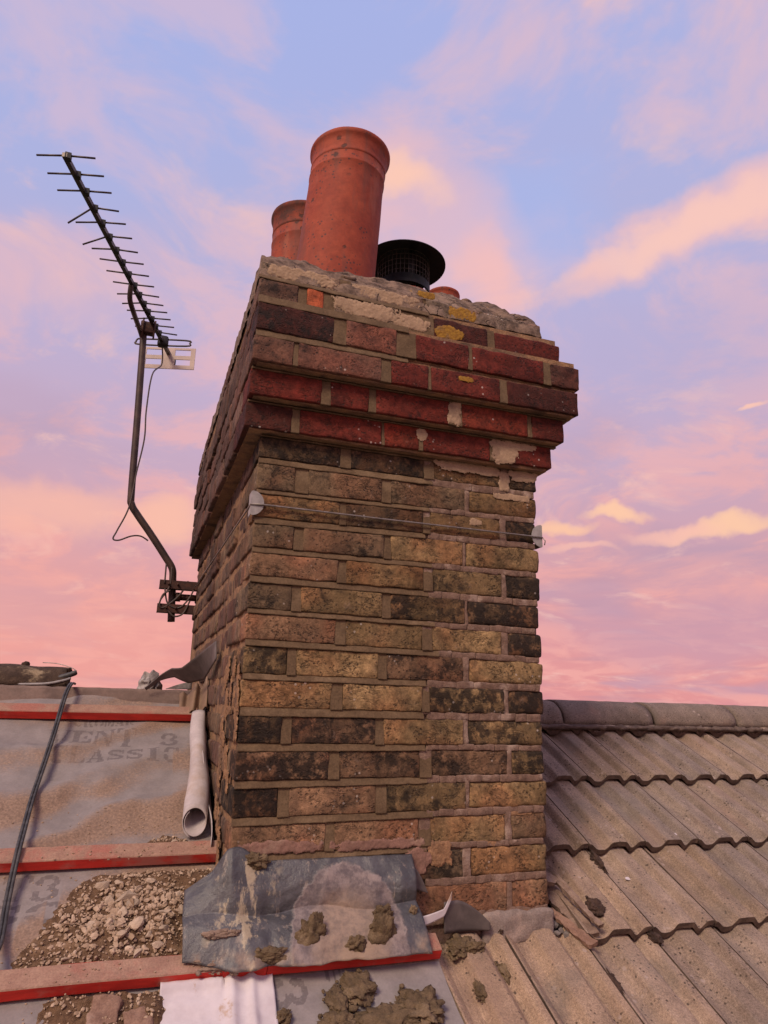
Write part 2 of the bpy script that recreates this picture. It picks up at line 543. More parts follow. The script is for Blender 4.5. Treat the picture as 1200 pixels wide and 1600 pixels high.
def stonefn(T, vec, oi):
    n = T.noise(vec, 35, 6, .65)
    at = T.new('ShaderNodeAttribute', attribute_name='tone')
    c = T.mix(T.rng(n, .3, .7), (.34, .25, .175), (.47, .365, .275))
    c = T.mix(T.rng(at.outputs['Fac'], .0, 1.0, 0, 1, False), T.vmath('MULTIPLY', c, (.55, .47, .40)), T.vmath('MULTIPLY', c, (1.12, 1.08, 1.05)))
    return dict(c=c, h=n, s=.8, d=.004)


mat('stones', stonefn, .95)


def stone1fn(T, vec, oi):
    n = T.noise(vec, 45, 6, .68)
    c = T.vmath('SCALE', oi.outputs['Color'], T.rng(n, .3, .7, .72, 1.25, False))
    return dict(c=c, h=n, s=.8, d=.004)


mat('stone_one', stone1fn, .95)
mat('clay_tile', simple((.27, .165, .118), (.20, .115, .082), 36, (.33, .22, .165), .7, .004, fine=.2), .92)
mat('fillet', simple((.27, .19, .145), (.19, .127, .098), 40, (.12, .08, .062), .8, .005, fine=.2), .95)
mat('moss', simple((.10, .075, .045), (.06, .045, .03), 60, None, .8, .004), .95)
mat('ridge_mortar', simple((.14, .10, .082), (.09, .065, .055), 40, (.19, .14, .115), .9, .006, fine=.25), .97)
mat('old_underside', simple((.085, .055, .038), (.05, .032, .024), 45, (.30, .225, .145), .8, .008, fine=.25), .97)
mat('roof_dark', simple((.11, .085, .075), (.08, .06, .055), 10), .95)
mat('wall_brick', simple((.27, .17, .10), (.20, .13, .08), 5), .95)
mat('ground_grass', simple((.055, .075, .03), (.08, .085, .045), .4, (.10, .085, .06)), .98)


# ------------------------------------------------------------------ geometry helpers
class MB:
    def __init__(self):
        self.v, self.f, self.m = [], [], []

    def add(self, vs, fs, mi=0):
        b = len(self.v)
        self.v += [tuple(p) for p in vs]
        self.f += [tuple(i + b for i in f) for f in fs]
        self.m += [mi] * len(fs)

    def mesh(self, name, mats, smooth=False):
        me = bpy.data.meshes.new(name)
        me.from_pydata(self.v, [], self.f)
        for m in ([mats] if isinstance(mats, str) else mats):
            me.materials.append(MATS[m])
        if any(self.m):
            me.polygons.foreach_set('material_index', self.m)
        if smooth:
            me.polygons.foreach_set('use_smooth', [True] * len(me.polygons))
        me.update()
        return me

    def build(self, name, mats, parent=None, loc=(0, 0, 0), smooth=False):
        return link(name, self.mesh(name, mats, smooth), parent, loc)


def wloc(o):
    p = Vector(o.location)
    while o.parent:
        o = o.parent
        p = p + Vector(o.location)
    return p


def link(name, data, parent=None, loc=(0, 0, 0)):
    """link an object whose mesh is in world space about loc (parents never rotate)"""
    o = bpy.data.objects.new(name, data)
    COL.objects.link(o)
    if parent is not None:
        o.parent = parent
        o.location = Vector(loc) - wloc(parent)
    else:
        o.location = loc
    return o


def tag(o, label=None, cat=None, group=None, kind=None):
    if label:
        o['label'] = label
    if cat:
        o['category'] = cat
    if group:
        o['group'] = group
    if kind:
        o['kind'] = kind
    return o


def empty(name, loc, label, cat, group=None):
    return tag(link(name, None, None, loc), label, cat, group)


def fbm(p, o=4):
    return mn.fractal(p, 1.0, 2.0, o)


def axis_pts(s, r, cell):
    n = max(1, int(round((s - 2 * r) / cell)))
    a = [-s / 2]
    a += [-s / 2 + r + (s - 2 * r) * i / n for i in range(n + 1)]
    a.append(s / 2)
    return a


def noisy_box(mb, c, size, cell=.013, r=.004, amp=.002, seed=0, rot=0.0, hi=.0008, freq=28, mi=0):
    """box with rounded, irregular edges, rotated by rot about y"""
    ax = [axis_pts(s, r, cell) for s in size]
    N = [len(a) - 1 for a in ax]
    idx, vs, fs = {}, [], []
    off = Vector((seed * 7.31 + 1.7, seed * 3.17, seed * 5.77))
    cr, sr = cos(rot), sin(rot)

    def vert(i, j, k):
        key = (i, j, k)
        if key in idx:
            return idx[key]
        p = Vector((ax[0][i], ax[1][j], ax[2][k]))
        inn = Vector([max(-size[q] / 2 + r, min(size[q] / 2 - r, p[q])) for q in range(3)])
        dv = p - inn
        if dv.length > 1e-9:
            p = inn + dv.normalized() * r
        if amp:
            q = p + off
            w = mn.noise_vector(q * freq) * amp + mn.noise_vector(q * 95) * hi
            p = p + w
        idx[key] = len(vs)
        vs.append((c[0] + p.x * cr + p.z * sr, c[1] + p.y, c[2] - p.x * sr + p.z * cr))
        return idx[key]

    for i in range(N[0]):
        for j in range(N[1]):
            fs.append((vert(i, j, 0), vert(i, j + 1, 0), vert(i + 1, j + 1, 0), vert(i + 1, j, 0)))
            fs.append((vert(i, j, N[2]), vert(i + 1, j, N[2]), vert(i + 1, j + 1, N[2]), vert(i, j + 1, N[2])))
    for i in range(N[0]):
        for k in range(N[2]):
            fs.append((vert(i, 0, k), vert(i + 1, 0, k), vert(i + 1, 0, k + 1), vert(i, 0, k + 1)))
            fs.append((vert(i, N[1], k), vert(i, N[1], k + 1), vert(i + 1, N[1], k + 1), vert(i + 1, N[1], k)))
    for j in range(N[1]):
        for k in range(N[2]):
            fs.append((vert(0, j, k), vert(0, j, k + 1), vert(0, j + 1, k + 1), vert(0, j + 1, k)))
            fs.append((vert(N[0], j, k), vert(N[0], j + 1, k), vert(N[0], j + 1, k + 1), vert(N[0], j, k + 1)))
    mb.add(vs, fs, mi)


def box(mb, x0, x1, y0, y1, z0, z1, mi=0):
    vs = [(x, y, z) for x in (x0, x1) for y in (y0, y1) for z in (z0, z1)]
    mb.add(vs, [(0, 1, 3, 2), (4, 6, 7, 5), (0, 4, 5, 1), (2, 3, 7, 6), (0, 2, 6, 4), (1, 5, 7, 3)], mi)


def tube(mb, pts, rad, n=8, cap=True, mi=0):
    pts = [Vector(p) for p in pts]
    rads = rad if isinstance(rad, (list, tuple)) else [rad] * len(pts)
    rings, up = [], None
    for i, p in enumerate(pts):
        t = (pts[min(i + 1, len(pts) - 1)] - pts[max(i - 1, 0)]).normalized()
        if up is None:
            up = Vector((0, 0, 1)) if abs(t.z) < .9 else Vector((1, 0, 0))
        a = t.cross(up)
        if a.length < 1e-6:
            a = t.orthogonal()
        a.normalize()
        b = a.cross(t).normalized()
        up = b
        rings.append([p + (a * cos(2 * pi * k / n) + b * sin(2 * pi * k / n)) * rads[i] for k in range(n)])
    vs = [v for r_ in rings for v in r_]
    fs = []
    for i in range(len(pts) - 1):
        for k in range(n):
            fs.append((i * n + k, i * n + (k + 1) % n, (i + 1) * n + (k + 1) % n, (i + 1) * n + k))
    if cap:
        fs.append(tuple(range(n - 1, -1, -1)))
        fs.append(tuple((len(pts) - 1) * n + k for k in range(n)))
    mb.add(vs, fs, mi)


def smooth_path(pts, sub=6):
    P = [Vector(p) for p in pts]
    out = []
    for i in range(len(P) - 1):
        a, b, c, d = P[max(i - 1, 0)], P[i], P[i + 1], P[min(i + 2, len(P) - 1)]
        for k in range(sub):
            t = k / sub
            out.append(.5 * ((2 * b) + (c - a) * t + (2 * a - 5 * b + 4 * c - d) * t * t + (3 * b - a - 3 * c + d) * t ** 3))
    out.append(P[-1])
    return out


def lathe(mb, prof, n=48, lean=(0, 0), amp=0.0, seed=0, mi=0):
    vs, fs = [], []
    for (r_, z) in prof:
        for k in range(n):
            a = 2 * pi * k / n
            rr_ = r_
            if amp:
                rr_ += amp * mn.noise(Vector((cos(a) * 2 + seed, sin(a) * 2, z * 9)))
            vs.append((rr_ * cos(a) + lean[0] * z, rr_ * sin(a) + lean[1] * z, z))
    for i in range(len(prof) - 1):
        for k in range(n):
            fs.append((i * n + k, i * n + (k + 1) % n, (i + 1) * n + (k + 1) % n, (i + 1) * n + k))
    mb.add(vs, fs, mi)


ICO = {}


def ico(sub):
    if sub not in ICO:
        bm = bmesh.new()
        bmesh.ops.create_icosphere(bm, subdivisions=sub, radius=1)
        ICO[sub] = ([v.co.copy() for v in bm.verts], [tuple(v.index for v in f.verts) for f in bm.faces])
        bm.free()
    return ICO[sub]


def lump(mb, c, size, sub=3, amp=.35, freq=1.6, seed=0, hi=.12, basis=None, mi=0, cut=None):
    vs, fs = ico(sub)
    out = []
    off = Vector((seed * 3.3, seed * 1.7, seed * 9.1))
    for v in vs:
        k = 1 + amp * mn.noise(v * freq + off) + hi * mn.noise(v * freq * 3.7 + off) + hi * .6 * mn.noise(v * freq * 8 + off)
        p = Vector((v.x * size[0] * k, v.y * size[1] * k, v.z * size[2] * k))
        if basis is not None:
            p = basis @ p
        out.append(p + Vector(c))
    mb.add(out, fs, mi)


def chunk(mb, c, size, seed, basis=None):
    """angular stone: icosphere snapped to a few random planes"""
    rng = random.Random(seed)
    vs, fs = ico(2)
    pl = [(Vector((rng.gauss(0, 1), rng.gauss(0, 1), rng.gauss(0, 1))).normalized(), rng.uniform(.40, .75)) for _ in range(10)]
    out = []
    for v in vs:
        p = v.copy()
        for nrm, dd in pl:
            e = p.dot(nrm) - dd
            if e > 0:
                p -= nrm * e
        p += mn.noise_vector(v * 2.5 + Vector((seed, 0, 0))) * .06
        p = Vector((p.x * size[0], p.y * size[1], p.z * size[2]))
        if basis is not None:
            p = basis @ p
        out.append(p + Vector(c))
    mb.add(out, fs)


def splat(mb, c, a, b, nrm, ra, rb, th, seed, n=26, rag=.35, freq=1.6):
    """thin ragged patch lying on a surface: rings out to a noisy outline, feathered to the surface"""
    c, a, b, nrm = Vector(c), Vector(a), Vector(b), Vector(nrm)
    vs = [c + nrm * th]
    fs = []
    for ri, (q, h) in enumerate(((.45, 1.0), (.8, .85), (.96, .6), (1.0, -.6))):
        for k in range(n):
            an = 2 * pi * k / n
            e = Vector((cos(an), sin(an), 0))
            rad = 1 + rag * mn.noise(e * freq + Vector((seed * 4.1, 0, 0))) + rag * .5 * mn.noise(e * freq * 3.4 + Vector((0, seed * 2.3, 0)))
            hh = th * h * (1 + .5 * mn.noise(e * 3 * q + Vector((seed, 3, ri))))
            vs.append(c + a * (ra * rad * q * cos(an)) + b * (rb * rad * q * sin(an)) + nrm * hh)
    for k in range(n):
        fs.append((0, 1 + k, 1 + (k + 1) % n))
    for ri in range(3):
        o = 1 + ri * n
        for k in range(n):
            fs.append((o + k, o + n + k, o + n + (k + 1) % n, o + (k + 1) % n))
    mb.add(vs, fs)


def gpatch(mb, c, a, b, nrm, ra, rb, th, seed, cell=.0022, rag=.75, freq=55):
    """thin ragged patch cut from a fine grid by a noise field, so its outline crumbles"""
    c, a, b, nrm = Vector(c), Vector(a), Vector(b), Vector(nrm)
    na, nb = int(ra * 1.35 / cell) + 1, int(rb * 1.35 / cell) + 1
    off = Vector((seed * 3.7, seed * 1.3, seed))
    idx, vs, fs = {}, [], []
    for j in range(-nb, nb + 1):
        for i in range(-na, na + 1):
            p = Vector((i * cell, j * cell, 0))
            q = max(abs(p.x) / ra, abs(p.y) / rb) * .5 + math.hypot(p.x / ra, p.y / rb) * .5
            f = 1 - q ** 2 + rag * (.8 * mn.noise(p * freq + off) + .4 * mn.noise(p * freq * 3 + off) + .2 * mn.noise(p * freq * 8 + off))
            idx[(i, j)] = (len(vs), f)
            jit = mn.noise_vector(p * 400 + off) * cell * .35
            h = th * (min(1, max(0, f) * 2.5) * (1 + .5 * mn.noise(p * 160 + off)) - .35)
            vs.append(c + a * (p.x + jit.x) + b * (p.y + jit.y) + nrm * h)
    for j in range(-nb, nb):
        for i in range(-na, na):
            q = [idx[k] for k in ((i, j), (i + 1, j), (i + 1, j + 1), (i, j + 1))]
            if sum(1 for w in q if w[1] > 0) >= 3:
                fs.append(tuple(w[0] for w in q))
    used = sorted({k for f in fs for k in f})
    mp = {k: n for n, k in enumerate(used)}
    mb.add([vs[k] for k in used], [tuple(mp[k] for k in f) for f in fs])


def sheet(mb, fn, nu, nv, th=.002, mi=0, mask=None):
    """thickened grid surface fn(u,v) -> point, u,v in 0..1"""
    P = [[Vector(fn(i / nu, j / nv)) for j in range(nv + 1)] for i in range(nu + 1)]
    top, bot = [], []
    for i in range(nu + 1):
        for j in range(nv + 1):
            du = P[min(i + 1, nu)][j] - P[max(i - 1, 0)][j]
            dv = P[i][min(j + 1, nv)] - P[i][max(j - 1, 0)]
            n_ = du.cross(dv)
            n_ = n_.normalized() if n_.length > 1e-12 else Vector((0, 0, 1))
            top.append(P[i][j] + n_ * th / 2)
            bot.append(P[i][j] - n_ * th / 2)
    W = nv + 1
    k = len(top)
    fs = []
    for i in range(nu):
        for j in range(nv):
            a, b, c, d = i * W + j, (i + 1) * W + j, (i + 1) * W + j + 1, i * W + j + 1
            fs.append((a, b, c, d))
            fs.append((k + d, k + c, k + b, k + a))
    for i in range(nu):
        a, b = i * W, (i + 1) * W
        fs.append((a, k + a, k + b, b))
        a, b = i * W + nv, (i + 1) * W + nv
        fs.append((b, k + b, k + a, a))
    for j in range(nv):
        a, b = j, j + 1
        fs.append((b, k + b, k + a, a))
        a, b = nu * W + j, nu * W + j + 1
        fs.append((a, k + a, k + b, b))
    mb.add(top + bot, fs, mi)


C30, S30 = cos(radians(30)), sin(radians(30))
ZM, ZT = -1.13, -1.12           # membrane plane, tile rib-top plane (height of the plane at the chimney's front face)


def roof(x, t, h=0.0, zb=ZM):
    return Vector((x, t * C30 - h * S30, zb + t * S30 + h * C30))


RN = Vector((0, -S30, C30))
RT = Vector((0, C30, S30))
RX = Vector((1, 0, 0))
RB = Matrix((RX, RT, RN)).transposed()

# ------------------------------------------------------------------ the setting: ground, house below
rnd = random.Random(4)
g = MB()
box(g, -900, 900, -900, 900, -8.4, -8.0)
tag(g.build('ground', 'ground_grass'), kind='structure')
g = MB()
box(g, -6, 6, -4.2, 5.9, -8.0, -3.75)
tag(g.build('house_wall', 'wall_brick'), kind='structure')

# roof: tiled slope on the right, plain boarding below, back slope
roof_root = tag(link('roof', None, None, (0, .85, -3.7)), 'half-stripped pitched roof of brown concrete tiles', kind='structure')
g = MB()
zl = ZM - .035


def slab(x0, x1, t0, t1, zb, th):
    p = [roof(x0, t0, 0, zb), roof(x1, t0, 0, zb), roof(x1, t1, 0, zb), roof(x0, t1, 0, zb)]
    q = [a - RN * th for a in p]
    g.add(p + q, [(0, 1, 2, 3), (7, 6, 5, 4), (0, 4, 5, 1), (1, 5, 6, 2), (2, 6, 7, 3), (3, 7, 4, 0)])


slab(-6, -.002, -5.2, .97, ZM - .03, .05)
slab(.80, 6, -5.2, .88, ZT - .095, .05)
slab(-.001, .799, -5.2, -.03, ZM - .11, .05)
g.build('boarding', 'roof_dark', roof_root)
g = MB()
for x0, x1, yr, zr in ((-6, -.01, .865, -.66), (.80, 6, .80, -.69)):
    g.add([(x0, yr, zr), (x1, yr, zr), (x1, 5.9, zr - 2.93), (x0, 5.9, zr - 2.93)], [(0, 1, 2, 3)])
g.build('back_slope', 'roof_dark', roof_root)

# concrete interlocking tiles
COVER, GAUGE, TLEN = .193, .300, .372
PROF = [(0.0, .0165), (.03, .0155), (.06, .012), (.11, .004), (.15, -.002), (.21, -.004), (.29, -.003), (.34, .005), (.385, .017), (.41, .0195), (.53, .0205), (.645, .0195), (.672, .0165),
        (.72, .007), (.755, .0), (.79, -.002), (.825, .002), (.875, .016), (.90, .0195), (.955, .0202), (.985, .0198), (1.0, .0175)]
STEP = .026                     # how far a course rides above the one below


def tile_mesh(u0=0.0, u1=1.0, length=TLEN, verge=False, seed=0):
    mb = MB()
    pr = [(u * (COVER - .0052), h * 1.0) for u, h in PROF if u0 <= u <= u1]
    if verge:
        pr = [(-.036, -.012), (-.034, -.004), (-.030, -.004), (-.028, -.013), (-.017, -.013), (-.015, -.006), (-.011, -.006), (-.009, -.013), (-.001, -.013)] + pr
    n = len(pr)
    nl = 10
    vs, fs = [], []
    for lay in (0, -.017):
        for k in range(nl + 1):
            t = length * k / nl
            for i, (x, h) in enumerate(pr):
                e = .0
                if k in (0, nl):
                    e = .0025 * mn.noise(Vector((x * 60, seed * 5.1, k)))
                dh = .0006 * mn.noise(Vector((x * 40, t * 30, seed * 3.3)))
                if k == 0 and lay == 0:
                    dh -= .0015
                vs.append((x, t + e, h - .0195 + lay - STEP * t / GAUGE + dh))
    W = n
    L2 = (nl + 1) * n
    for k in range(nl):
        for i in range(n - 1):
            a = k * W + i
            fs.append((a, a + 1, a + W + 1, a + W))
            fs.append((L2 + a + W, L2 + a + W + 1, L2 + a + 1, L2 + a))
    nface = len(fs)
    for i in range(n - 1):
        fs.append((i + 1, i, L2 + i, L2 + i + 1))
        a = nl * W + i
        fs.append((a, a + 1, L2 + a + 1, L2 + a))
    for k in range(nl):
        a = k * W
        fs.append((a, a + W, L2 + a + W, L2 + a))
        a = k * W + n - 1
        fs.append((a + W, a, L2 + a, L2 + a + W))
    mb.add(vs, fs)
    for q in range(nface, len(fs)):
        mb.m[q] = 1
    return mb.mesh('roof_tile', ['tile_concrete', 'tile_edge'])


TM = [tile_mesh(seed=s) for s in range(4)]
X0 = 1.040
ROWS = [(.523, 'a'), (.213, 'b'), (-.075, 'c'), (-.375, 'd'), (-.675, 'e'), (-.975, 'f')]
ROT30 = Matrix(((1, 0, 0), (0, C30, -S30), (0, S30, C30)))


def put_tile(me, x, t, jitter=True):
    o = bpy.data.objects.new('roof_tile', me)
    COL.objects.link(o)
    o.parent = roof_root
    h = 0.0
    o.location = roof(x, t, h, ZT) - wloc(roof_root)
    o.rotation_euler = (radians(30) + (rnd.uniform(-.006, .006) if jitter else 0), rnd.uniform(-.004, .004), rnd.uniform(-.006, .006))
    k = rnd.uniform(.86, 1.12)
    w = rnd.uniform(-.012, .012)
    sandy = max(0, min(1, (1.5 - x) / 1.0)) * (1.0 if t < -.05 else .35)
    base = Vector((.285, .215, .168)).lerp(Vector((.365, .255, .182)), sandy)
    o.color = (base.x * k + w, base.y * k, base.z * k - w, 1)
    return o


for t, nm in ROWS:
    kmin = -1 if t > -.1 else -3
    for k in range(kmin, 15):
        x = X0 + k * COVER
        if k == -1:
            if t > -.1:
                if t > 0:
                    put_tile(tile_mesh(.0, 1.0, TLEN, seed=9), x, t)      # x from .847
                else:
                    put_tile(TM[1], x, t)
                continue
        if t == -.375 and k in (-3, -2):
            put_tile(tile_mesh(0, 1, .352, verge=(k == -3), seed=11 + k), x, t, False)
            continue
        if t < -.4 and k == -3:
            put_tile(tile_mesh(0, 1, TLEN, verge=True, seed=3), x, t)
            continue
        put_tile(TM[rnd.randrange(4)], x, t)
    if t > 0:
        put_tile(tile_mesh(.835, 1.0, TLEN, seed=5), X0 - 2 * COVER, t)   # sliver against the stack

# top course tucked under the ridge
for k in range(-1, 15):
    put_tile(tile_mesh(0, 1, .10, seed=k), X0 + k * COVER, .823)


# ridge tiles
def ridge_mesh(seed, ln=.409):
    mb = MB()
    n, m = 18, 12
    vs, fs = [], []
    for lay in (0.0, -.016):
        for i in range(m + 1):
            x = ln * i / m
            for k in range(n + 1):
                a = pi * (k / n)
                ra, rz = .112 + lay, .092 + lay
                if i == m:
                    ra, rz = ra - .004, rz - .004
                p = Vector((x, -ra * cos(a), rz * sin(a) ** .85))
                p += mn.noise_vector(p * 22 + Vector((seed, 0, 0))) * .002
                vs.append(p)
    W = n + 1
    L2 = (m + 1) * W
    for i in range(m):
        for k in range(n):
            a = i * W + k
            fs.append((a, a + W, a + W + 1, a + 1))
            fs.append((L2 + a + 1, L2 + a + W + 1, L2 + a + W, L2 + a))
    for k in range(n):
        fs.append((k, k + 1, L2 + k + 1, L2 + k))
        a = m * W + k
        fs.append((a + 1, a, L2 + a, L2 + a + 1))
    for i in range(m):
        a = i * W
        fs.append((a + W, a, L2 + a, L2 + a + W))
        a = i * W + n
        fs.append((a, a + W, L2 + a + W, L2 + a))
    mb.add(vs, fs)
    return mb.mesh('ridge_tile', 'ridge_concrete', True)


RM = [ridge_mesh(s) for s in range(3)]
for k in range(-1, 6):
    o = link('ridge_tile', RM[k % 3] if k >= 0 else ridge_mesh(7, .36), roof_root, ((1.325 - .365 if k == -1 else 1.325 + k * .418),   .835, -.706 + rnd.uniform(-.003, .003)))
    o.rotation_euler = (0, rnd.uniform(-.008, .012), rnd.uniform(-.006, .006))
    kk = rnd.uniform(.85, 1.0)
    o.color = (.25 * kk, .192 * kk, .155 * kk, 1)
# bedding mortar squeezed out under the ridge into the tile valleys
g = MB()
rr2 = random.Random(8)
x = .82
while x < 4.1:
    lump(g, roof(x, .838, .000, ZT) + Vector((0, 0, -.012)), (rr2.uniform(.03, .05), .02, .010), 2, .4, 1.7, rr2.random() * 50, .15)
    x += rr2.uniform(.03, .055)
for k in range(-1, 15):
    for uo in (.17, .77):
        lump(g, roof(X0 + (k + uo) * COVER, .836, -.012, ZT), (.020, .016, .014), 2, .4, 1.7, rr2.random() * 50, .15)
tag(g.build('ridge_bedding', 'ridge_mortar', roof_root, smooth=True), kind='stuff')

# ------------------------------------------------------------------ chimney stack
D = 1.742
W = .790
stack = empty('chimney_stack', (.395, .87, -1.62), 'tall weathered yellow-brown brick chimney stack with red corbelled head', 'chimney')

Yb, Gb, Db, Pb, Bb = (.355, .235, .112), (.255, .172, .100), (.190, .118, .062), (.330, .195, .110), (.300, .185, .085)
Rb, R2, DR, PK, CR, OR = (.175, .030, .019), (.225, .040, .021), (.110, .028, .019), (.27, .150, .100), (.40, .28, .19), (.42, .12, .05)
# per course: brick ends along the front, colours, soot amounts, bottom of the brick at the left and right end, height
FRONT = [
    ([0, .211, .239, .446, .474, .681, .703, .79], [Db, Db, Bb, Db], [.62, .58, .52, .60]),
    ([0, .096, .129, .327, .352, .567, .579, .79], [Gb, Gb, Gb, Bb], [.45, .30, .22, .42]),
    ([0, .215, .232, .444, .464, .673, .691, .788], [Bb, Db, Bb, Db], [.40, .48, .42, .66]),
    ([0, .101, .125, .336, .355, .560, .568, .79], [Gb, Gb, Yb, Yb], [.38, .46, .24, .30]),
    ([0, .215, .238, .447, .472, .675, .687, .79], [Pb, Bb, Yb, Db], [.34, .28, .52, .72]),
    ([0, .105, .128, .335, .357, .563, .572, .79], [Gb, Yb, Yb, Db], [.46, .34, .60, .70]),
    ([0, .217, .242, .445, .471, .670, .689, .79], [Pb, Yb, Yb, Db], [.28, .36, .22, .85]),
    ([0, .103, .123, .329, .350, .558, .574, .79], [Yb, Yb, Pb, Yb], [.66, .10, .50, .26]),
    ([0, .212, .240, .446, .465, .674, .688, .79], [Yb, Yb, Yb, Db], [.12, .12, .74, .88]),
    ([0, .098, .121, .326, .347, .557, .571, .79], [Db, Pb, Yb, Yb], [.84, .66, .16, .58]),
    ([0, .213, .239, .441, .471, .679, .692, .79], [Pb, Pb, Pb, Yb], [.70, .56, .58, .74]),
    ([0, .100, .125, .331, .357, .563, .573, .79], [Db, Pb, Yb, Yb], [.86, .30, .50, .22]),
    ([.004, .212, .233, .441, .470, .671, .686, .79], [Pb, Pb, Yb, Gb], [.14, .12, .36, .30]),
    ([.004, .103, .126, .331, .355, .555, .575, .79], [Gb, Pb, Gb, Yb], [.5, .3, .60, .40]),
    ([.004, .207, .229, .411, .425, .672, .685, .79], [Pb, Pb, Pb, Pb], [.2, .2, .25, .12]),
]
LB = [-.061, -.143, -.215, -.288, -.358, -.437, -.509, -.587, -.662, -.740, -.820, -.897, -.972, -1.047, -1.122]
LT = [-.006, -.078, -.156, -.233, -.304, -.376, -.450, -.525, -.602, -.682, -.759, -.837, -.914, -.989, -1.064]
RBt = [-.058, -.137, -.208, -.291, -.367, -.444, -.519, -.591, -.666, -.743, -.812, -.887, -.963, -1.038, -1.117]
RTp = [-.010, -.076, -.149, -.222, -.303, -.382, -.458, -.532, -.606, -.682, -.754, -.826, -.901, -.974, -1.052]
NBRICK = [0]


def add_brick(mname, x0, x1, y0, y1, z0, z1, color, soot, rot=0.0, amp=.0022, r=.005, cell=.0135, hi=.0009):
    NBRICK[0] += 1
    c = ((x0 + x1) / 2, (y0 + y1) / 2, (z0 + z1) / 2)
    mb = MB()
    noisy_box(mb, (0, 0, 0), (x1 - x0, y1 - y0, z1 - z0), cell, r, amp, NBRICK[0] * 1.37, rot, hi)
    o = mb.build('brick', mname, stack, c, True)
    j = rnd.uniform(.92, 1.08)
    o.color = (color[0] * j * .92, color[1] * j * .90, color[2] * j * .90, min(.90, soot * .95 + .22))
    return o


joints = []                      # (course z gaps) used by the pointing
for ci, (xs, cols, soots) in enumerate(FRONT):
    for bi in range(len(xs) // 2):
        x0, x1 = xs[2 * bi], xs[2 * bi + 1]
        if ci == 14 and bi == 0:
            continue
        f = ((x0 + x1) / 2) / W
        z0 = LB[ci] * (1 - f) + RBt[ci] * f
        z1 = LT[ci] * (1 - f) + RTp[ci] * f
        rot = math.atan(((LB[ci] + LT[ci]) - (RBt[ci] + RTp[ci])) / 2 / W)
        corner = bi == 0 or bi == len(xs) // 2 - 1
        head = (x1 - x0) < .14
        depth = .212 if (corner and head) else .102
        old = x0 > .45
        y0 = rnd.uniform(-.0015, .0015) + (.001 if old else 0)
        last = bi == len(xs) // 2 - 1
        if last:
            x1 += rnd.uniform(-.005, .004)
        add_brick('stock_brick', x0, x1, y0, y0 + depth, z0, z1, cols[bi], soots[bi], rot, .0036 if old else .0026, .008 if last else .0045 if old else .0030)

# corbelled head: y front, x ends, colours, soot, z at left (bottom, top) and right
d1 = .0305
CORB = [
    (-d1, [-.044, .072, .092, .313, .320, .418, .429, .630, .642, .824], [DR, Rb, R2, Rb, Rb], [.36, .22, .15, .15, .30], (.004, .070, .009, .072), .822),
    (-2 * d1, [-.043, .138, .162, .265, .284, .492, .530, .734, .746, .850], [Rb, Rb, Rb, R2, Rb], [.22, .25, .25, .15, .35], (.079, .146, .082, .148), .85),
    (-3 * d1, [-.046, .055, .066, .286, .313, .419, .426, .632, .654, .881], [PK, (.22, .105, .07), Rb, Rb, DR], [.42, .35, .25, .28, .35], (.156, .222, .157, .224), .88),
    (-3 * d1, [-.042, .154, .188, .327, .382, .536, .548, .772, .795, .889], [(.120, .036, .026), (.25, .110, .072), Rb, Rb, (.15, .060, .042)], [.50, .20, .26, .25, .35], (.240, .316, .236, .304), .89),
    (-2 * d1, [-.039, .063, .085, .130, .160, .340, .446, .612, .634, .849], [PK, OR, CR, DR, Rb], [.45, .05, .05, .36, .2], (.337, .404, .318, .385), .85),
    (-d1, [-.034, .182, .212, .425, .435, .605, .615, .807], [CR, CR, (.33, .24, .17), (.27, .20, .155)], [.12, .08, .25, .3], (.415, .472, .398, .462), .81),
]
XL = -.043
for ci, (yf, xs, cols, soots, zz, xr) in enumerate(CORB):
    nb = len(xs) // 2
    for bi in range(nb):
        x0, x1 = xs[2 * bi], xs[2 * bi + 1]
        f = ((x0 + x1) / 2 - XL) / (xr - XL)
        z0, z1 = zz[0] * (1 - f) + zz[2] * f, zz[1] * (1 - f) + zz[3] * f
        rot = math.atan(((zz[0] + zz[1]) - (zz[2] + zz[3])) / 2 / (xr - XL))
        head = (x1 - x0) < .125
        depth = .213 if (head and bi in (0, nb - 1)) else .13
        m = 'red_brick'
        add_brick(m, x0, x1, yf, yf + depth, z0, z1, cols[bi], soots[bi], rot, .0024 if ci < 3 else .0032, .0030 if ci < 4 else .005)

# left flank, course by course (corner bricks already stand)
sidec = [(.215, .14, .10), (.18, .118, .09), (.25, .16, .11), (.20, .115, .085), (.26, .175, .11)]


def flank(z0, z1, xface, ystart, yend, x_in, mname, amp, r, cols):
    y = ystart
    while y < yend - .03:
        ln = min(.214, yend - y)
        rz = ZM + max(y, 0) * .577
        if z1 > rz - .02:
            off = rnd.uniform(-.006, .004)
            add_brick(mname, xface + off, x_in, y, y + ln - .008, z0 + rnd.uniform(-.002, .002), z1 + rnd.uniform(-.002, .002),
                      rnd.choice(cols), rnd.uniform(.15, .5), 0, amp, r, .016, .0018)
        y += ln + .006


for ci in range(15):
    head = (FRONT[ci][0][1] - FRONT[ci][0][0]) < .14
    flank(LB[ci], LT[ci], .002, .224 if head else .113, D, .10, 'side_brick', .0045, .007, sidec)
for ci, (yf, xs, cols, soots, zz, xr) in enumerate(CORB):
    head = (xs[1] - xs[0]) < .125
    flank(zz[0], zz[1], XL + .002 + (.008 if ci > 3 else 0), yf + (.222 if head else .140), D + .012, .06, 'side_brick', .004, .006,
          [(.20, .125, .095), (.18, .10, .075), (.23, .145, .11), (.17, .105, .08)])

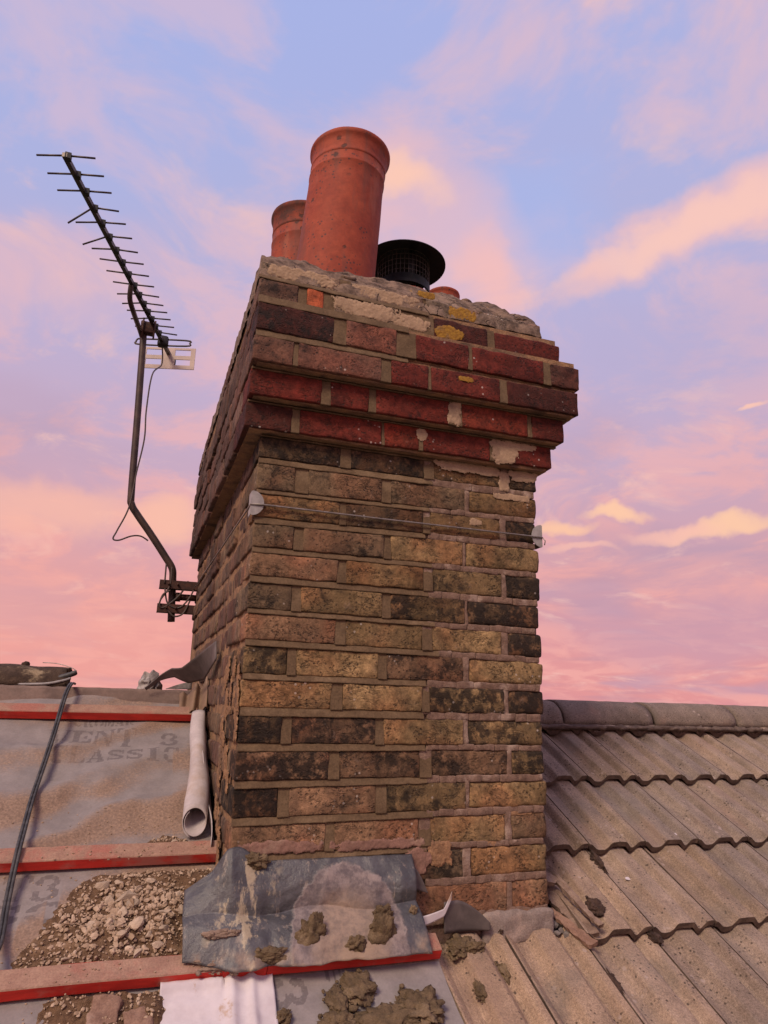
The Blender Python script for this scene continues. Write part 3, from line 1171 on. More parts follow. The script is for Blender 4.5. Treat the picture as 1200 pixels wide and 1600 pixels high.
# right and back faces (turned away): one mass of bricks
g = MB()
for ci in range(15):
    y = .115 if (FRONT[ci][0][-1] - FRONT[ci][0][-2]) > .14 else .226
    while y < D - .03:
        ln = min(.214, D - y)
        box(g, .69, .789, y, y + ln - .01, RBt[ci], RTp[ci])
        y += ln + .004
    x = .11 if ci % 2 else .22
    while x < .68:
        ln = min(.214, .68 - x)
        box(g, x, x + ln - .01, D - .1, D, LB[ci], LT[ci])
        x += ln + .004
for ci, (yf, xs, cols, soots, zz, xr) in enumerate(CORB):
    y = yf + .23
    while y < D - .03:
        ln = min(.214, D - y)
        box(g, .69, xr - .004, y, y + ln - .01, zz[2], zz[3])
        y += ln + .004
    x = .07
    while x < .68:
        ln = min(.214, .68 - x)
        box(g, x, x + ln - .01, D - .1, D + .012, zz[2], zz[3])
        x += ln + .004
o = tag(g.build('far_bricks', 'stock_brick', stack), kind='stuff')
o.color = (.30, .19, .11, .4)

# mortar body behind the joints
g = MB()
noisy_box(g, (.395 + .002, .871, -.78), (.770, 1.724, 1.568), .045, .004, .0)
g.build('mortar_body', 'old_mortar', stack, smooth=True)
g = MB()
zs = [(.0005, .0755), (.0765, .151), (.152, .2315), (.2325, .322), (.323, .404), (.405, .462)]
for (z0, z1), (yf, xs, cols, soots, zz, xr) in zip(zs, CORB):
    box(g, XL + .012, xr - .010, yf + .009, D - .002, z0, z1)
g.build('corbel_mortar', 'side_mortar', stack)
g = MB()
box(g, .0065, .02, .006, D - .003, -1.5, -.001)
g.build('flank_mortar', 'side_mortar', stack)
# old joints on the right of the front: rough, lumpy, nearly flush
g = MB()
for ci in range(15):
    zg = (RBt[ci] + (RTp[ci + 1] if ci < 14 else -1.13)) / 2
    x = .46
    while x < .770:
        ln = rnd.uniform(.03, .07)
        hgt = abs(RBt[ci] - (RTp[ci + 1] if ci < 14 else -1.14)) + .004
        ln = min(ln, .781 - x)
        noisy_box(g, (x + ln / 2, .0072, zg + (LB[ci] - RBt[ci]) * (1 - x / W) * .6), (ln + .002, .012, hgt), .012, .003, .003, rnd.random() * 99, 0, .0016)
        x += ln
    xs = FRONT[ci][0]
    for bi in range(len(xs) // 2 - 1):
        if xs[2 * bi + 1] > .44:
            xm, wd = (xs[2 * bi + 1] + xs[2 * bi + 2]) / 2, xs[2 * bi + 2] - xs[2 * bi + 1]
            noisy_box(g, (xm, .008, (RBt[ci] + RTp[ci]) / 2), (wd + .003, .012, .07), .012, .003, .0025, rnd.random() * 99, 0, .0014)
g.build('old_pointing', 'old_mortar', stack, smooth=True)

# fresh struck pointing on the left two thirds and round the corbels
g = MB()


def strip(x0, x1, za, zb_, zc, zd, y):
    """struck joint between x0..x1, bottom za->zc, top zb_->zd (left->right); slightly proud at its foot"""
    n = max(2, int((x1 - x0) / .012))
    vs, fs = [], []
    sd = rnd.random() * 50
    for i in range(n + 1):
        f = i / n
        x = x0 + (x1 - x0) * f
        lo, hi_ = za + (zc - za) * f, zb_ + (zd - zb_) * f
        w1 = .0013 * mn.noise(Vector((x * 45, sd, 0))) + .0007 * mn.noise(Vector((x * 160, sd, 4)))
        w2 = .0013 * mn.noise(Vector((x * 45, sd, 9))) + .0007 * mn.noise(Vector((x * 160, sd, 6)))
        w3 = .0006 * mn.noise(Vector((x * 30, sd, 2)))
        vs += [(x, y + .012, lo + w1), (x, y - .0022 + w3, lo + w1), (x, y - .0026 + w3, lo + w1 + .0018), (x, y + .0028 + w3, hi_ + w2), (x, y + .012, hi_ + w2)]
    for i in range(n):
        for k in range(4):
            a = i * 5 + k
            fs.append((a, a + 5, a + 6, a + 1))
    fs.append((0, 1, 2, 3, 4))
    b = n * 5
    fs.append((b + 4, b + 3, b + 2, b + 1, b))
    g.add(vs, fs)


def lerp(a, b, f):
    return a + (b - a) * f


for ci in range(15):
    xe = [.470, .462, .450, .470, .46, .478, .49, .455, .45, .455, .46, .475, .46, .35, .3][ci]
    f1 = xe / W
    topn = (LT[ci + 1], RTp[ci + 1]) if ci < 14 else (-1.137, -1.13)
    if ci < 13:
        strip(.002, xe, topn[0] + .0005, LB[ci] - .0005, lerp(topn[0], topn[1], f1) + .0005, lerp(LB[ci], RBt[ci], f1) - .0005, 0.0)
    xs = FRONT[ci][0]
    for bi in range(3):
        xa, xb = xs[2 * bi + 1], xs[2 * bi + 2]
        if xb < .48:
            f = xa / W
            strip(xa - .0005, xb + .0005, lerp(LB[ci], RBt[ci], f) - .001, lerp(LT[ci], RTp[ci], f) + .001,
                  lerp(LB[ci], RBt[ci], f) - .001, lerp(LT[ci], RTp[ci], f) + .001, .0005)
strip(.002, .47, LT[0] + .0005, .004, -.008, .007, 0.0)
for ci, (yf, xs, cols, soots, zz, xr) in enumerate(CORB):
    nz = CORB[ci + 1][4] if ci < 5 else None
    if nz:
        xe = {0: .84, 1: .86, 2: .36, 3: .36, 4: .43}[ci]
        f1 = (xe - XL) / (xr - XL)
        yj = max(yf, CORB[ci + 1][0]) if ci < 3 else yf
        strip(XL + .002, xe, zz[1] - .001, nz[0] + .001 - (.004 if ci < 2 else 0), lerp(zz[1], zz[3], f1) - .001, lerp(nz[0], nz[2], f1) + .001 - (.004 if ci < 2 else 0), (yf - .001 if ci < 2 else yf + .002))
    for bi in range(len(xs) // 2 - 1):
        xa, xb = xs[2 * bi + 1], xs[2 * bi + 2]
        f = ((xa + xb) / 2 - XL) / (xr - XL)
        strip(xa - .0005, xb + .0005, lerp(zz[0], zz[2], f) - .001, lerp(zz[1], zz[3], f) + .001,
              lerp(zz[0], zz[2], f) - .001, lerp(zz[1], zz[3], f) + .001, yf + .0015)
tag(g.build('new_pointing', 'new_mortar', stack, smooth=False), 'fresh brown struck mortar joints')

# smears, lichen and limewash patches on the face
FX, FZ, FN = (1, 0, 0), (0, 0, 1), (0, -1, 0)


def patches(name, mname, lst, label=None):
    for i, (x, y, z, ra, rb, th) in enumerate(lst):
        m_ = MB()
        gpatch(m_, (0, 0, 0), FX, FZ, FN, ra, rb, th * .6, i * 3.7 + ra * 100)
        o = m_.build(name, mname, stack, (x, y, z), True)
        if label:
            o['label'] = label


patches('mortar_smear', 'cream_mortar', [
    (.508, -2 * d1 - .001, .115, .021, .036, .003), (.425, -d1 - .001, .050, .017, .018, .003), (.672, -d1 - .001, .040, .042, .038, .003),
    (.735, -d1 - .001, .060, .045, .012, .003), (.575, -.002, -.014, .10, .016, .003), (.745, -.002, -.016, .045, .018, .003),
    (.688, -.001, -.040, .018, .030, .003), (.60, .001, -.165, .022, .010, .003), (.71, .0, -.082, .06, .010, .003),
], 'cream mortar smeared over the bricks')
patches('mortar_smear', 'cream_mortar', [
    (.075, -d1 - .002, .450, .10, .022, .004), (.310, -d1 - .002, .443, .10, .020, .004), (.255, -2 * d1 - .002, .370, .10, .024, .003),
    (.380, -2 * d1 - .001, .360, .05, .022, .003),
], 'pale mortar bedded over the top courses')
patches('mortar_smear', 'pink_mortar', [
    (.11, -.002, -.958, .09, .014, .003), (.335, -.002, -.960, .11, .012, .003), (.432, -.002, -1.0, .035, .028, .003),
], 'pinkish mortar smear above the lead')
patches('mortar_smear', 'sandy_mortar', [
    (.495, .0, -.985, .032, .028, .004), (.70, .003, -.902, .045, .006, .003), (.63, .003, -.968, .055, .008, .003), (.71, .002, -1.128, .06, .010, .003),
], 'sandy orange mortar lying in the old joint')
patches('lichen_patch', 'lichen', [
    (.492, -2 * d1 - .002, .352, .045, .022, .003), (.545, -d1 - .002, .440, .045, .022, .003), (.53, -3 * d1 - .001, .205, .022, .008, .002), (.44, -d1, .478, .03, .012, .003)],
    'orange yellow lichen')

# eroded flank foot: crumbling orange bedding and broken brick
g = MB()
rf = random.Random(77)
for i in range(34):
    y = rf.uniform(.01, .30)
    z_ = rf.uniform(ZM + .577 * y + .02, -.56)
    gpatch(g, (-.0035, y, z_), (0, -1, 0), (0, 0, 1), (-1, 0, 0), rf.uniform(.012, .03), rf.uniform(.010, .04), .003, rf.random() * 70, .003, .9)
tag(g.build('crumbling_bedding', 'sandy_mortar', stack, smooth=True), kind='stuff')

# cement base course at the right foot of the front
g = MB()
noisy_box(g, (.70, .02, -1.155), (.19, .06, .075), .012, .01, .006, 4.2, 0, .003)
g.build('cement_base', 'cement_base', stack, smooth=True)


# flaunching
def flaunch_h(x, y):
    ex = min(x + .036, .812 - x)
    ey = min(y + .030, D - y)
    e = max(0.0, min(ex * 1.7 + .03, ey))
    if x > .65:
        e = min(e, max(0, (.81 - x)) * 1.1)
    k = 1 - math.exp(-e / .075)
    p = Vector((x, y, 0))
    h = .450 + .150 * k + .018 * fbm(p * 14 + Vector((3, 1, 0)), 4) * min(1, e / .03) + .004 * mn.noise(p * 45) * min(1, e / .02)
    return h


g = MB()
nx, ny = 110, 150
vs, fs = [], []
for j in range(ny + 1):
    fy = j / ny
    y = -.034 + (D + .03) * (fy ** 1.5)
    for i in range(nx + 1):
        x = -.037 + .847 * i / nx
        p = Vector((x, y, flaunch_h(x, y)))
        if i in (0, nx) or j in (0, ny):
            p.z = .42
        wob_ = mn.noise_vector(Vector((x * 30, y * 30, 1))) * .006
        vs.append((p.x + wob_.x, p.y + wob_.y, p.z))
for j in range(ny):
    for i in range(nx):
        a = j * (nx + 1) + i
        fs.append((a, a + 1, a + nx + 2, a + nx + 1))
g.add(vs, fs)
for i in range(5):
    x = rf.uniform(.0, .78)
    y = rf.uniform(-.03, .10)
    lump(g, (x, y, flaunch_h(x, y)), (rf.uniform(.006, .022), rf.uniform(.006, .014), rf.uniform(.004, .010)), 2, .5, 1.8, rf.random() * 40, .3)
tag(g.build('flaunching', 'flaunching', stack, smooth=True), 'lumpy cracked mortar flaunching round the pots')


# ------------------------------------------------------------------ pots and cowl
def pot(loc, label, h, r, lean, seed, rim=1.0):
    t = empty('chimney_pot', loc, label, 'chimney pot', 'terracotta pots on the stack')
    mb = MB()
    lathe(mb, [(r * 1.02, 0), (r * 1.0, h * .3), (r * .985, h * .55), (r * .98, h * .70), (r * .982, h * .775), (r * .995, h * .781), (r * .995, h * .79), (r * .978, h * .796), (r * .975, h * .85)], 56, lean, .002, seed)
    mb.build('shaft', 'terracotta', t, loc, True)
    mb = MB()
    z = h
    lathe(mb, [(r * .975, z * .85), (r * .99, z * .855), (r * .99, z * .866), (r * .98, z * .872), (r * .985, z * .90), (r * .995, z * .93), (r * 1.015, z * .955), (r * 1.045, z * .965), (r * 1.062, z * .975),
               (r * 1.062, z * .988), (r * 1.05, z * .996), (r * 1.02, z), (r * .95, z * .997), (r * .89, z * .985), (r * .86, z * .95), (r * .85, z * .5)], 56, lean, .0015, seed)
    mb.build('rim', 'terracotta_sooty' if seed == 2 else 'terracotta', t, loc, True)
    return t


pot((.216, .20, .56), 'large terracotta chimney pot nearest the viewer at the front left', .530, .1235, (.075, .0), 1)
pot((.205, .66, .56), 'terracotta pot half hidden behind the large front pot', .600, .121, (.0, .0), 2)
pot((.530, .42, .425), 'terracotta pot under the black cowl with only its rim showing', .315, .105, (0, 0), 3)
pot((.748, .56, .565), 'low red pot rim peeping over the flaunching right of the cowl', .335, .062, (0, 0), 4)

cowl = empty('chimney_cowl', (.530, .42, .785), 'black round metal cowl with wire mesh cage', 'cowl')
CL = (.530, .42, .785)
mb = MB()
lathe(mb, [(.0, .128), (.05, .127), (.11, .119), (.147, .107), (.152, .102), (.152, .098), (.146, .101), (.11, .112), (.05, .119), (.0, .120)], 56)
mb.build('cap', 'cowl_black', cowl, CL, True)
mb = MB()
lathe(mb, [(.090, -.02), (.090, .012), (.096, .014), (.096, -.02)], 40)
mb.build('collar', 'cowl_black', cowl, CL, True)
mb = MB()
lathe(mb, [(.080, .012), (.080, .112)], 40)
for a in range(0):
    pass
cage = MB()
for k in range(40):
    a = 2 * pi * k / 40
    tube(cage, [(.093 * cos(a), .093 * sin(a), .010), (.093 * cos(a), .093 * sin(a), .116)], .0011, 5)
for z in (.030, .050, .070, .090, .108):
    tube(cage, [(.0935 * cos(2 * pi * k / 40), .0935 * sin(2 * pi * k / 40), z) for k in range(41)], .0011, 5, False)
cage.build('mesh_cage', 'mesh_wire', cowl, CL)
for a in (.5, 2.6, 4.7):
    mb = MB()
    p = [(.088 * cos(a - .13), .088 * sin(a - .13)), (.088 * cos(a + .13), .088 * sin(a + .13))]
    mb.add([(p[0][0], p[0][1], .0), (p[1][0], p[1][1], .0), (p[1][0], p[1][1], .118), (p[0][0], p[0][1], .118),
            (p[0][0] * .97, p[0][1] * .97, .0), (p[1][0] * .97, p[1][1] * .97, .0), (p[1][0] * .97, p[1][1] * .97, .118), (p[0][0] * .97, p[0][1] * .97, .118)],
           [(0, 1, 2, 3), (7, 6, 5, 4), (0, 3, 7, 4), (1, 5, 6, 2), (0, 4, 5, 1), (3, 2, 6, 7)])
    mb.build('strap', 'cowl_black', cowl, CL)

# ------------------------------------------------------------------ TV aerial
AL = (-.10, 1.70, -.31)
aer = empty('tv_aerial', AL, 'rusty cranked mast with long television aerial bracketed to the stack', 'aerial')


def apart(name, mname, fn, smooth=True):
    mb = MB()
    fn(mb)
    return mb.build(name, mname, aer, (0, 0, 0), smooth)


mast = smooth_path([(-.096, 1.70, -.305), (-.103, 1.70, -.20), (-.108, 1.70, -.11), (-.116, 1.70, -.06), (-.150, 1.70, -.01), (-.225, 1.70, .09), (-.295, 1.70, .178), (-.326, 1.70, .225), (-.334, 1.70, .29), (-.350, 1.70, .70), (-.371, 1.70, 1.165)], 5)
apart('mast', 'mast_paint', lambda m: tube(m, mast, .0165, 14))
for z in (-.140, -.248):
    def arm(m, z=z):
        box(m, -.165, .02, 1.655, 1.668, z - .020, z + .018)
        box(m, -.165, .02, 1.668, 1.700, z - .020, z - .016)
    apart('bracket_arm', 'rust_bracket', arm, False)
    apart('mast_clamp', 'rust_bracket', lambda m, z=z: tube(m, [(-.085, 1.64, z), (-.085, 1.715, z), (-.105, 1.735, z), (-.125, 1.715, z), (-.125, 1.64, z)], .005, 8))
apart('tension_bolt', 'rust_bracket', lambda m: (tube(m, [(-.07, 1.69, -.192), (.01, 1.69, -.192)], .015, 10), tube(m, [(-.088, 1.69, -.192), (-.066, 1.69, -.192)], .021, 12)))
BN, BF = Vector((-.651, .597, 1.146)), Vector((-.212, 2.047, 1.146))
bd = (BF - BN).normalized()
bp = Vector((bd.y, -bd.x, 0))
if bp.x < 0:
    bp = -bp


def boomf(m):
    s = .0085
    up = Vector((0, 0, 1))
    vs = []
    for P_ in (BN, BF):
        for a, b in ((-1, -1), (1, -1), (1, 1), (-1, 1)):
            vs.append(P_ + bp * s * a + up * s * b)
    m.add(vs, [(0, 1, 5, 4), (1, 2, 6, 5), (2, 3, 7, 6), (3, 0, 4, 7), (3, 2, 1, 0), (4, 5, 6, 7)])


apart('boom', 'aerial_dark', boomf, False)
L = (BF - BN).length
# director stations read along the boom (distance from the near tip), half lengths, bends of the left arm
st_d = [.012, .10, .185, .275, .36, .445, .53, .615, .70, .785, .86, .935, 1.005, 1.07, 1.14, 1.205]
rb = random.Random(5)
for i, s in enumerate(st_d):
    P_ = BN + bd * s
    hl = .100 - .0008 * i if i < 10 else .096
    left = P_ - bp * hl
    if i == 3:
        left = P_ - bp * hl * .85 + Vector((0, -.01, -.075))
    elif i == 5:
        left = P_ - bp * hl + Vector((0, 0, -.038))
    elif i in (7, 8, 9):
        left = left + Vector((0, .015, .025))
    else:
        left = left + Vector((0, 0, rb.uniform(-.004, .006)))
    right = P_ + bp * hl + Vector((0, 0, rb.uniform(-.006, .003)))
    e = apart('director', 'aerial_dark', lambda m: (tube(m, [P_ + Vector((0, 0, .006)), left], .0035, 6), tube(m, [P_ + Vector((0, 0, .006)), right], .0035, 6)))
    mb = MB()
    c_ = P_ + bp * .008
    box(mb, c_.x - .010, c_.x + .010, c_.y - .011, c_.y + .011, c_.z - .010, c_.z + .012)
    mb.build('element_clip', 'aerial_plastic', e)
# folded dipole and its box
DP = BN + bd * 1.30
apart('dipole', 'aerial_dark', lambda m: tube(m, smooth_path([DP - bp * .13 + Vector((0, 0, .016)), DP + bp * .12 + Vector((0, 0, .016)), DP + bp * .138 + Vector((0, 0, .0)), DP + bp * .12 + Vector((0, 0, -.016)), DP - bp * .12 + Vector((0, 0, -.016)), DP - bp * .138, DP - bp * .13 + Vector((0, 0, .016))], 4), .0045, 6))
apart('dipole_box', 'aerial_plastic', lambda m: noisy_box(m, DP + Vector((0, 0, .004)), (.055, .045, .06), .015, .012, .001, 3))
apart('boom_cap', 'aerial_plastic', lambda m: noisy_box(m, BF + bd * .005, (.026, .03, .028), .01, .006, .0, 3))
# plastic reflector grid at the far end
RC = BN + bd * 1.42
upv = Vector((0, 0, 1))


def refl(m):
    def bar(a0, a1, b0, b1):
        vs = []
        for dd_ in (-.003, .003):
            for a, b in ((a0, b0), (a1, b0), (a1, b1), (a0, b1)):
                vs.append(RC + bp * a + upv * b + bd * dd_)
        m.add(vs, [(3, 2, 1, 0), (4, 5, 6, 7), (0, 1, 5, 4), (1, 2, 6, 5), (2, 3, 7, 6), (3, 0, 4, 7)])
    for b in ((-.078, -.056), (-.022, .0), (.034, .046)):
        bar(-.142, .142, b[0] - .012, b[1] - .012)
    for a in ((-.142, -.118), (-.035, .035), (.118, .142)):
        bar(a[0], a[1], -.0679, -.0343)
        bar(a[0], a[1], -.0119, .0219)


apart('reflector', 'reflector_plastic', refl, False)
# cranked support arm and clamp under the boom
AP = BN + bd * .77
apart('support_arm', 'mast_paint', lambda m: tube(m, smooth_path([AP + Vector((-.004, 0, -.006)), AP + bd * .03 + Vector((-.012, 0, -.06)), AP + bd * .10 + Vector((-.014, 0, -.085)), Vector((-.385, 1.66, 1.095)), Vector((-.371, 1.70, 1.075))], 6), .0115, 10))
apart('boom_clamp', 'rust_bracket', lambda m: (noisy_box(m, (-.352, 1.685, 1.125), (.065, .05, .06), .012, .006, .003, 6), tube(m, [(-.32, 1.66, 1.06), (-.318, 1.66, 1.16)], .005, 6), tube(m, [(-.375, 1.655, 1.06), (-.373, 1.655, 1.165)], .005, 6)))
apart('coaxial_cable', 'cable_grey', lambda m: tube(m, smooth_path([DP + Vector((.0, 0, -.03)), (-.268, 1.86, 1.03), (-.305, 1.72, .90), (-.312, 1.70, .70), (-.305, 1.69, .55), (-.322, 1.68, .37), (-.335, 1.66, .20), (-.372, 1.65, .085), (-.385, 1.65, .045), (-.36, 1.65, .040), (-.31, 1.66, .066), (-.27, 1.67, .072), (-.235, 1.675, .055)], 8), .0036, 8))
for pts in ([(-.118, 1.665, -.06), (-.120, 1.655, -.15), (-.155, 1.65, -.22), (-.140, 1.655, -.25), (-.075, 1.66, -.19), (-.04, 1.66, -.12)],
            [(-.14, 1.66, -.16), (-.12, 1.655, -.23), (-.07, 1.655, -.245), (-.03, 1.655, -.20), (-.01, 1.66, -.15)],
            [(-.12, 1.65, -.255), (-.09, 1.65, -.285), (-.05, 1.65, -.27), (-.025, 1.655, -.21)],
            [(-.145, 1.655, -.05), (-.143, 1.655, -.14)],
            [(-.158, 1.655, -.235), (-.145, 1.65, -.19), (-.115, 1.65, -.17)]):
    apart('wire_tail', 'cable_grey', lambda m: tube(m, smooth_path(pts, 5), .0042, 6))

# ------------------------------------------------------------------ lashing wire with corner plates
lash = empty('wire_lashing', (-.004, -.004, -.24), 'steel lashing wire strained round the brickwork below the corbels', 'wire')


def plate(mb, xc, sgn, zc, rad):
    n = 16
    vs, fs = [], []
    for lay in (-.0045, -.007):
        vs.append((xc, lay, zc))
        for k in range(n + 1):
            a = -pi / 2 + pi * k / n
            vs.append((xc + sgn * rad * cos(a) * .95, lay, zc + rad * sin(a)))
    q = n + 2
    for k in range(n):
        fs.append((q, q + 1 + k, q + 2 + k))
        fs.append((0, 2 + k, 1 + k))
        fs.append((1 + k, 2 + k, q + 2 + k, q + 1 + k))
    fs.append((0, 1, q + 1, q))
    fs.append((n + 1, 0, q, q + n + 1))
    # returned flange round the corner
    box(mb, xc - (.0025 if sgn > 0 else 0), xc + (0 if sgn > 0 else .0025), -.007, .03, zc - rad * .95, zc + rad * .95)
    mb.add(vs, fs)


mb = MB()
plate(mb, -.0085, 1, -.183, .031)
mb.build('corner_plate', 'galvanised', lash)
mb = MB()
plate(mb, .7975, -1, -.186, .032)
mb.build('corner_plate', 'galvanised', lash)
mb = MB()
tube(mb, [(-.013, 1.66, -.155), (-.013, .9, -.17), (-.0125, .03, -.190), (-.011, -.008, -.187), (.02, -.0095, -.186), (.30, -.0085, -.188), (.78, -.0095, -.190), (.798, -.009, -.190), (.803, .02, -.188), (.803, 1.2, -.17)], .0024, 8)
tube(mb, [(.800, -.008, -.190), (.806, -.012, -.20), (.803, -.012, -.212)], .0016, 6)
mb.build('wire', 'wire_steel', lash, smooth=True)


# ------------------------------------------------------------------ stripped slope: breather membrane with its print
def poly_in(p, poly):
    x, y = p
    c = False
    j = len(poly) - 1
    for i in range(len(poly)):
        xi, yi = poly[i]
        xj, yj = poly[j]
        if (yi > y) != (yj > y) and x < (xj - xi) * (y - yi) / (yj - yi) + xi:
            c = not c
        j = i
    return c


def ring(cx, cy, rx, ry, w, a0, a1):
    return ('ring', cx, cy, rx, ry, w, a0, a1)


R_ = lambda x0, y0, x1, y1: [(x0, y0), (x1, y0), (x1, y1), (x0, y1)]
GLY = {     # stencil serif capitals in a 0..1 box
    'V': [[(-.02, 1), (.40, 1), (.40, .94), (.33, .92), (.58, .12), (.46, -.02), (.08, .92), (-.02, .94)], [(.62, .20), (.70, .20), (.92, .92), (1.0, .94), (1, 1), (.72, 1), (.72, .94), (.84, .92)]],
    'E': [R_(.10, 0, .42, 1), R_(0, 0, .5, .07), R_(0, .93, .5, 1), [(.54, 1), (1, 1), (1, .68), (.90, .72), (.80, .90), (.54, .92)], [(.54, 0), (1, 0), (1, .34), (.90, .30), (.80, .10), (.54, .08)], [(.55, .5), (.78, .70), (.78, .32)]],
    'N': [R_(.08, 0, .20, 1), R_(0, 0, .30, .06), [(.0, 1), (.36, 1), (.86, .12), (.86, -.02), (.74, -.02), (.2, .86), (.0, .94)], R_(.80, .2, .92, 1), R_(.70, .93, 1, 1)],
    'T': [R_(.36, 0, .66, .9), R_(.24, 0, .78, .07), [(0, 1), (.34, 1), (.34, .92), (.16, .88), (.06, .66), (0, .66)], [(1, 1), (.68, 1), (.68, .92), (.86, .88), (.96, .66), (1, .66)]],
    '3': [ring(.45, .74, .42, .27, .22, -80, 150), ring(.45, .28, .50, .30, .25, -150, 80), ('disc', .16, .72, .13), ('disc', .16, .26, .14)],
    'C': [ring(.52, .5, .52, .52, .28, 55, 170), ring(.52, .5, .52, .52, .28, 190, 305), [(.82, 1), (.95, 1), (.95, .62), (.82, .68)]],
    'L': [R_(.10, 0, .42, 1), R_(0, .93, .54, 1), R_(0, 0, .5, .07), [(.54, 0), (1, 0), (1, .40), (.90, .34), (.78, .10), (.54, .07)]],
    'A': [[(.44, 1), (.60, 1), (.98, .06), (1, 0), (.52, 0), (.52, .06), (.62, .08)], [(.38, .88), (.46, .80), (.20, .08), (.30, .06), (.30, 0), (-.04, 0), (-.04, .06), (.06, .08)], R_(.26, .28, .60, .36)],
    'S': [ring(.5, .73, .44, .27, .22, 20, 170), ring(.5, .73, .44, .27, .24, 175, 290), ring(.5, .27, .46, .27, .24, -110, 100), ring(.5, .27, .46, .27, .2, 190, 300), R_(.84, .66, .94, 1), R_(.05, 0, .15, .34)],
    'I': [R_(.30, 0, .70, 1), R_(.14, 0, .86, .07), R_(.14, .93, .86, 1)],
    'R': [R_(.08, 0, .36, 1), R_(0, 0, .46, .07), ring(.50, .74, .44, .26, .2, -90, 90), R_(0, .93, .5, 1), [(.44, .50), (.62, .50), (1, .06), (1, 0), (.72, 0)]],
    'O': [ring(.5, .5, .52, .52, .26, -75, 75), ring(.5, .5, .52, .52, .26, 105, 255)],
    'M': [R_(.04, 0, .14, 1), R_(-.04, 0, .24, .07), [(.0, 1), (.28, 1), (.55, .2), (.48, .0), (.14, .86)], R_(.74, 0, 1.0, 1), R_(.66, 0, 1.06, .07), [(.55, .3), (.74, 1), (.66, 1), (.5, .4)]],
    'sh': [[(.0, 1), (1, 1), (1, .45), (.82, .18), (.5, 0), (.18, .18), (0, .45)]],
}


def in_shape(s, u, v):
    if s[0] == 'ring':
        _, cx, cy, rx, ry, w, a0, a1 = s
        ex, ey = (u - cx), (v - cy)
        q = math.hypot(ex / rx, ey / ry)
        qi = math.hypot(ex / max(.01, rx - w), ey / max(.01, ry - w * .62))
        if q > 1 or qi < 1:
            return False
        an = math.degrees(math.atan2(ey / ry, ex / rx))
        return any(a0 <= an + k <= a1 for k in (-360, 0, 360))
    if s[0] == 'disc':
        return math.hypot(u - s[1], v - s[2]) < s[3]
    return poly_in((u, v), s)


def in_gly(ch, u, v):
    if not (-.08 <= u <= 1.08 and -.06 <= v <= 1.06):
        return False
    if ch == 'sh':
        if not poly_in((u, v), GLY['sh'][0]):
            return False
        return not (.14 < u < .86 and v < .80 and v > .12 and (u * 5.5) % 1 > .5)
    return any(in_shape(s, u, v) for s in GLY[ch])


def word(txt, x0, t0, x1, t1, hgt, gap=.12):
    """letters along the line (x0,t0)->(x1,t1) on the roof plane; returns glyph frames"""
    e = Vector((x1 - x0, t1 - t0))
    ln = e.length
    e /= ln
    nrm = Vector((-e.y, e.x))
    n_ = len(txt)
    cw = ln / (n_ + gap * (n_ - 1))
    out = []
    for i, ch in enumerate(txt):
        if ch == ' ':
            continue
        o_ = Vector((x0, t0)) + e * (i * cw * (1 + gap))
        out.append((ch, o_, e / cw, nrm / hgt))
    return out


PRINT = (word('CROMAR', -.388, .805, -.215, .800, .045) + word('VENT 3', -.447, .705, -.085, .690, .082) + word('CLASSIC', -.430, .622, -.085, .618, .062)
         + word('T3', -.455, .14, -.335, .13, .075) + word('SC', -.47, .075, -.325, .07, .055)
         + word('IC', -.70, .62, -.56, .62, .06))
# the lower print runs up the sheet: letters turned on their side, a striped shield beside them
e_ = Vector((0, -1))
PRINT += [('3', Vector((.082, -.100)), Vector((0, -1)) / .0 if False else Vector((0, -1 / .075)), Vector((1 / .075, 0))),
          ('sh', Vector((.200, -.128)), Vector((1 / .034, 0)), Vector((0, 1 / .042))),
          ('I', Vector((.108, -.088)), Vector((1 / .03, 0)), Vector((0, 1 / .02)))]
MX0, MX1, MT0, MT1 = -.78, .455, -.42, .985


def memb_h(x, t):
    p = Vector((x, t, 0))
    # long folds running up to the stack
    a = (t * .93 - (x + .1) * .50)
    f = sin(a * 33 + 2.6 * mn.noise(p * 4.2) + .8 * mn.noise(p * 13)) * .5 + .5
    fold = (f ** 2.2) * .024 * (.5 + 1.0 * mn.noise(p * 3.3 + Vector((9, 9, 0))) ** 2)
    pin = 1.0
    for b in (.848, .235, -.076):
        pin = min(pin, abs(t - b) / .07)
    pin = max(.12, min(1, pin))
    damp = 1.0 if t > .24 else .35
    return (fold * damp + .005 * fbm(p * 7, 3)) * pin - .004


def memb_attr(x, t):
    p = Vector((x, t, 0))
    a = (t * .93 - (x + .1) * .50)
    f = sin(a * 33 + 2.6 * mn.noise(p * 4.2) + .8 * mn.noise(p * 13) + 1.2) * .5 + .5
    s = .74 * f - .05 + .45 * mn.noise(p * 3.2 + Vector((5, 2, 0))) + .22 * fbm(p * 14, 3)
    if t > .24:
        s += .28 * max(0, 1 - abs(t - .42) / .25) - .20 * max(0, 1 - abs(t - .72) / .12) + (.25 if x > -.10 else 0)
    elif t > -.1:
        s += .35
        if x < -.40:
            s -= .35
        if -.352 < x < -.332:
            s -= .6
    else:
        s -= .55
    pr = 0.0
    for ch, o_, e1, e2 in PRINT:
        w_ = Vector((x, t)) - o_
        if abs(w_.x) < .16 and abs(w_.y) < .12 and in_gly(ch, w_.dot(e1), w_.dot(e2)):
            pr = 1.0
            break
    return max(0, min(1, s)), pr


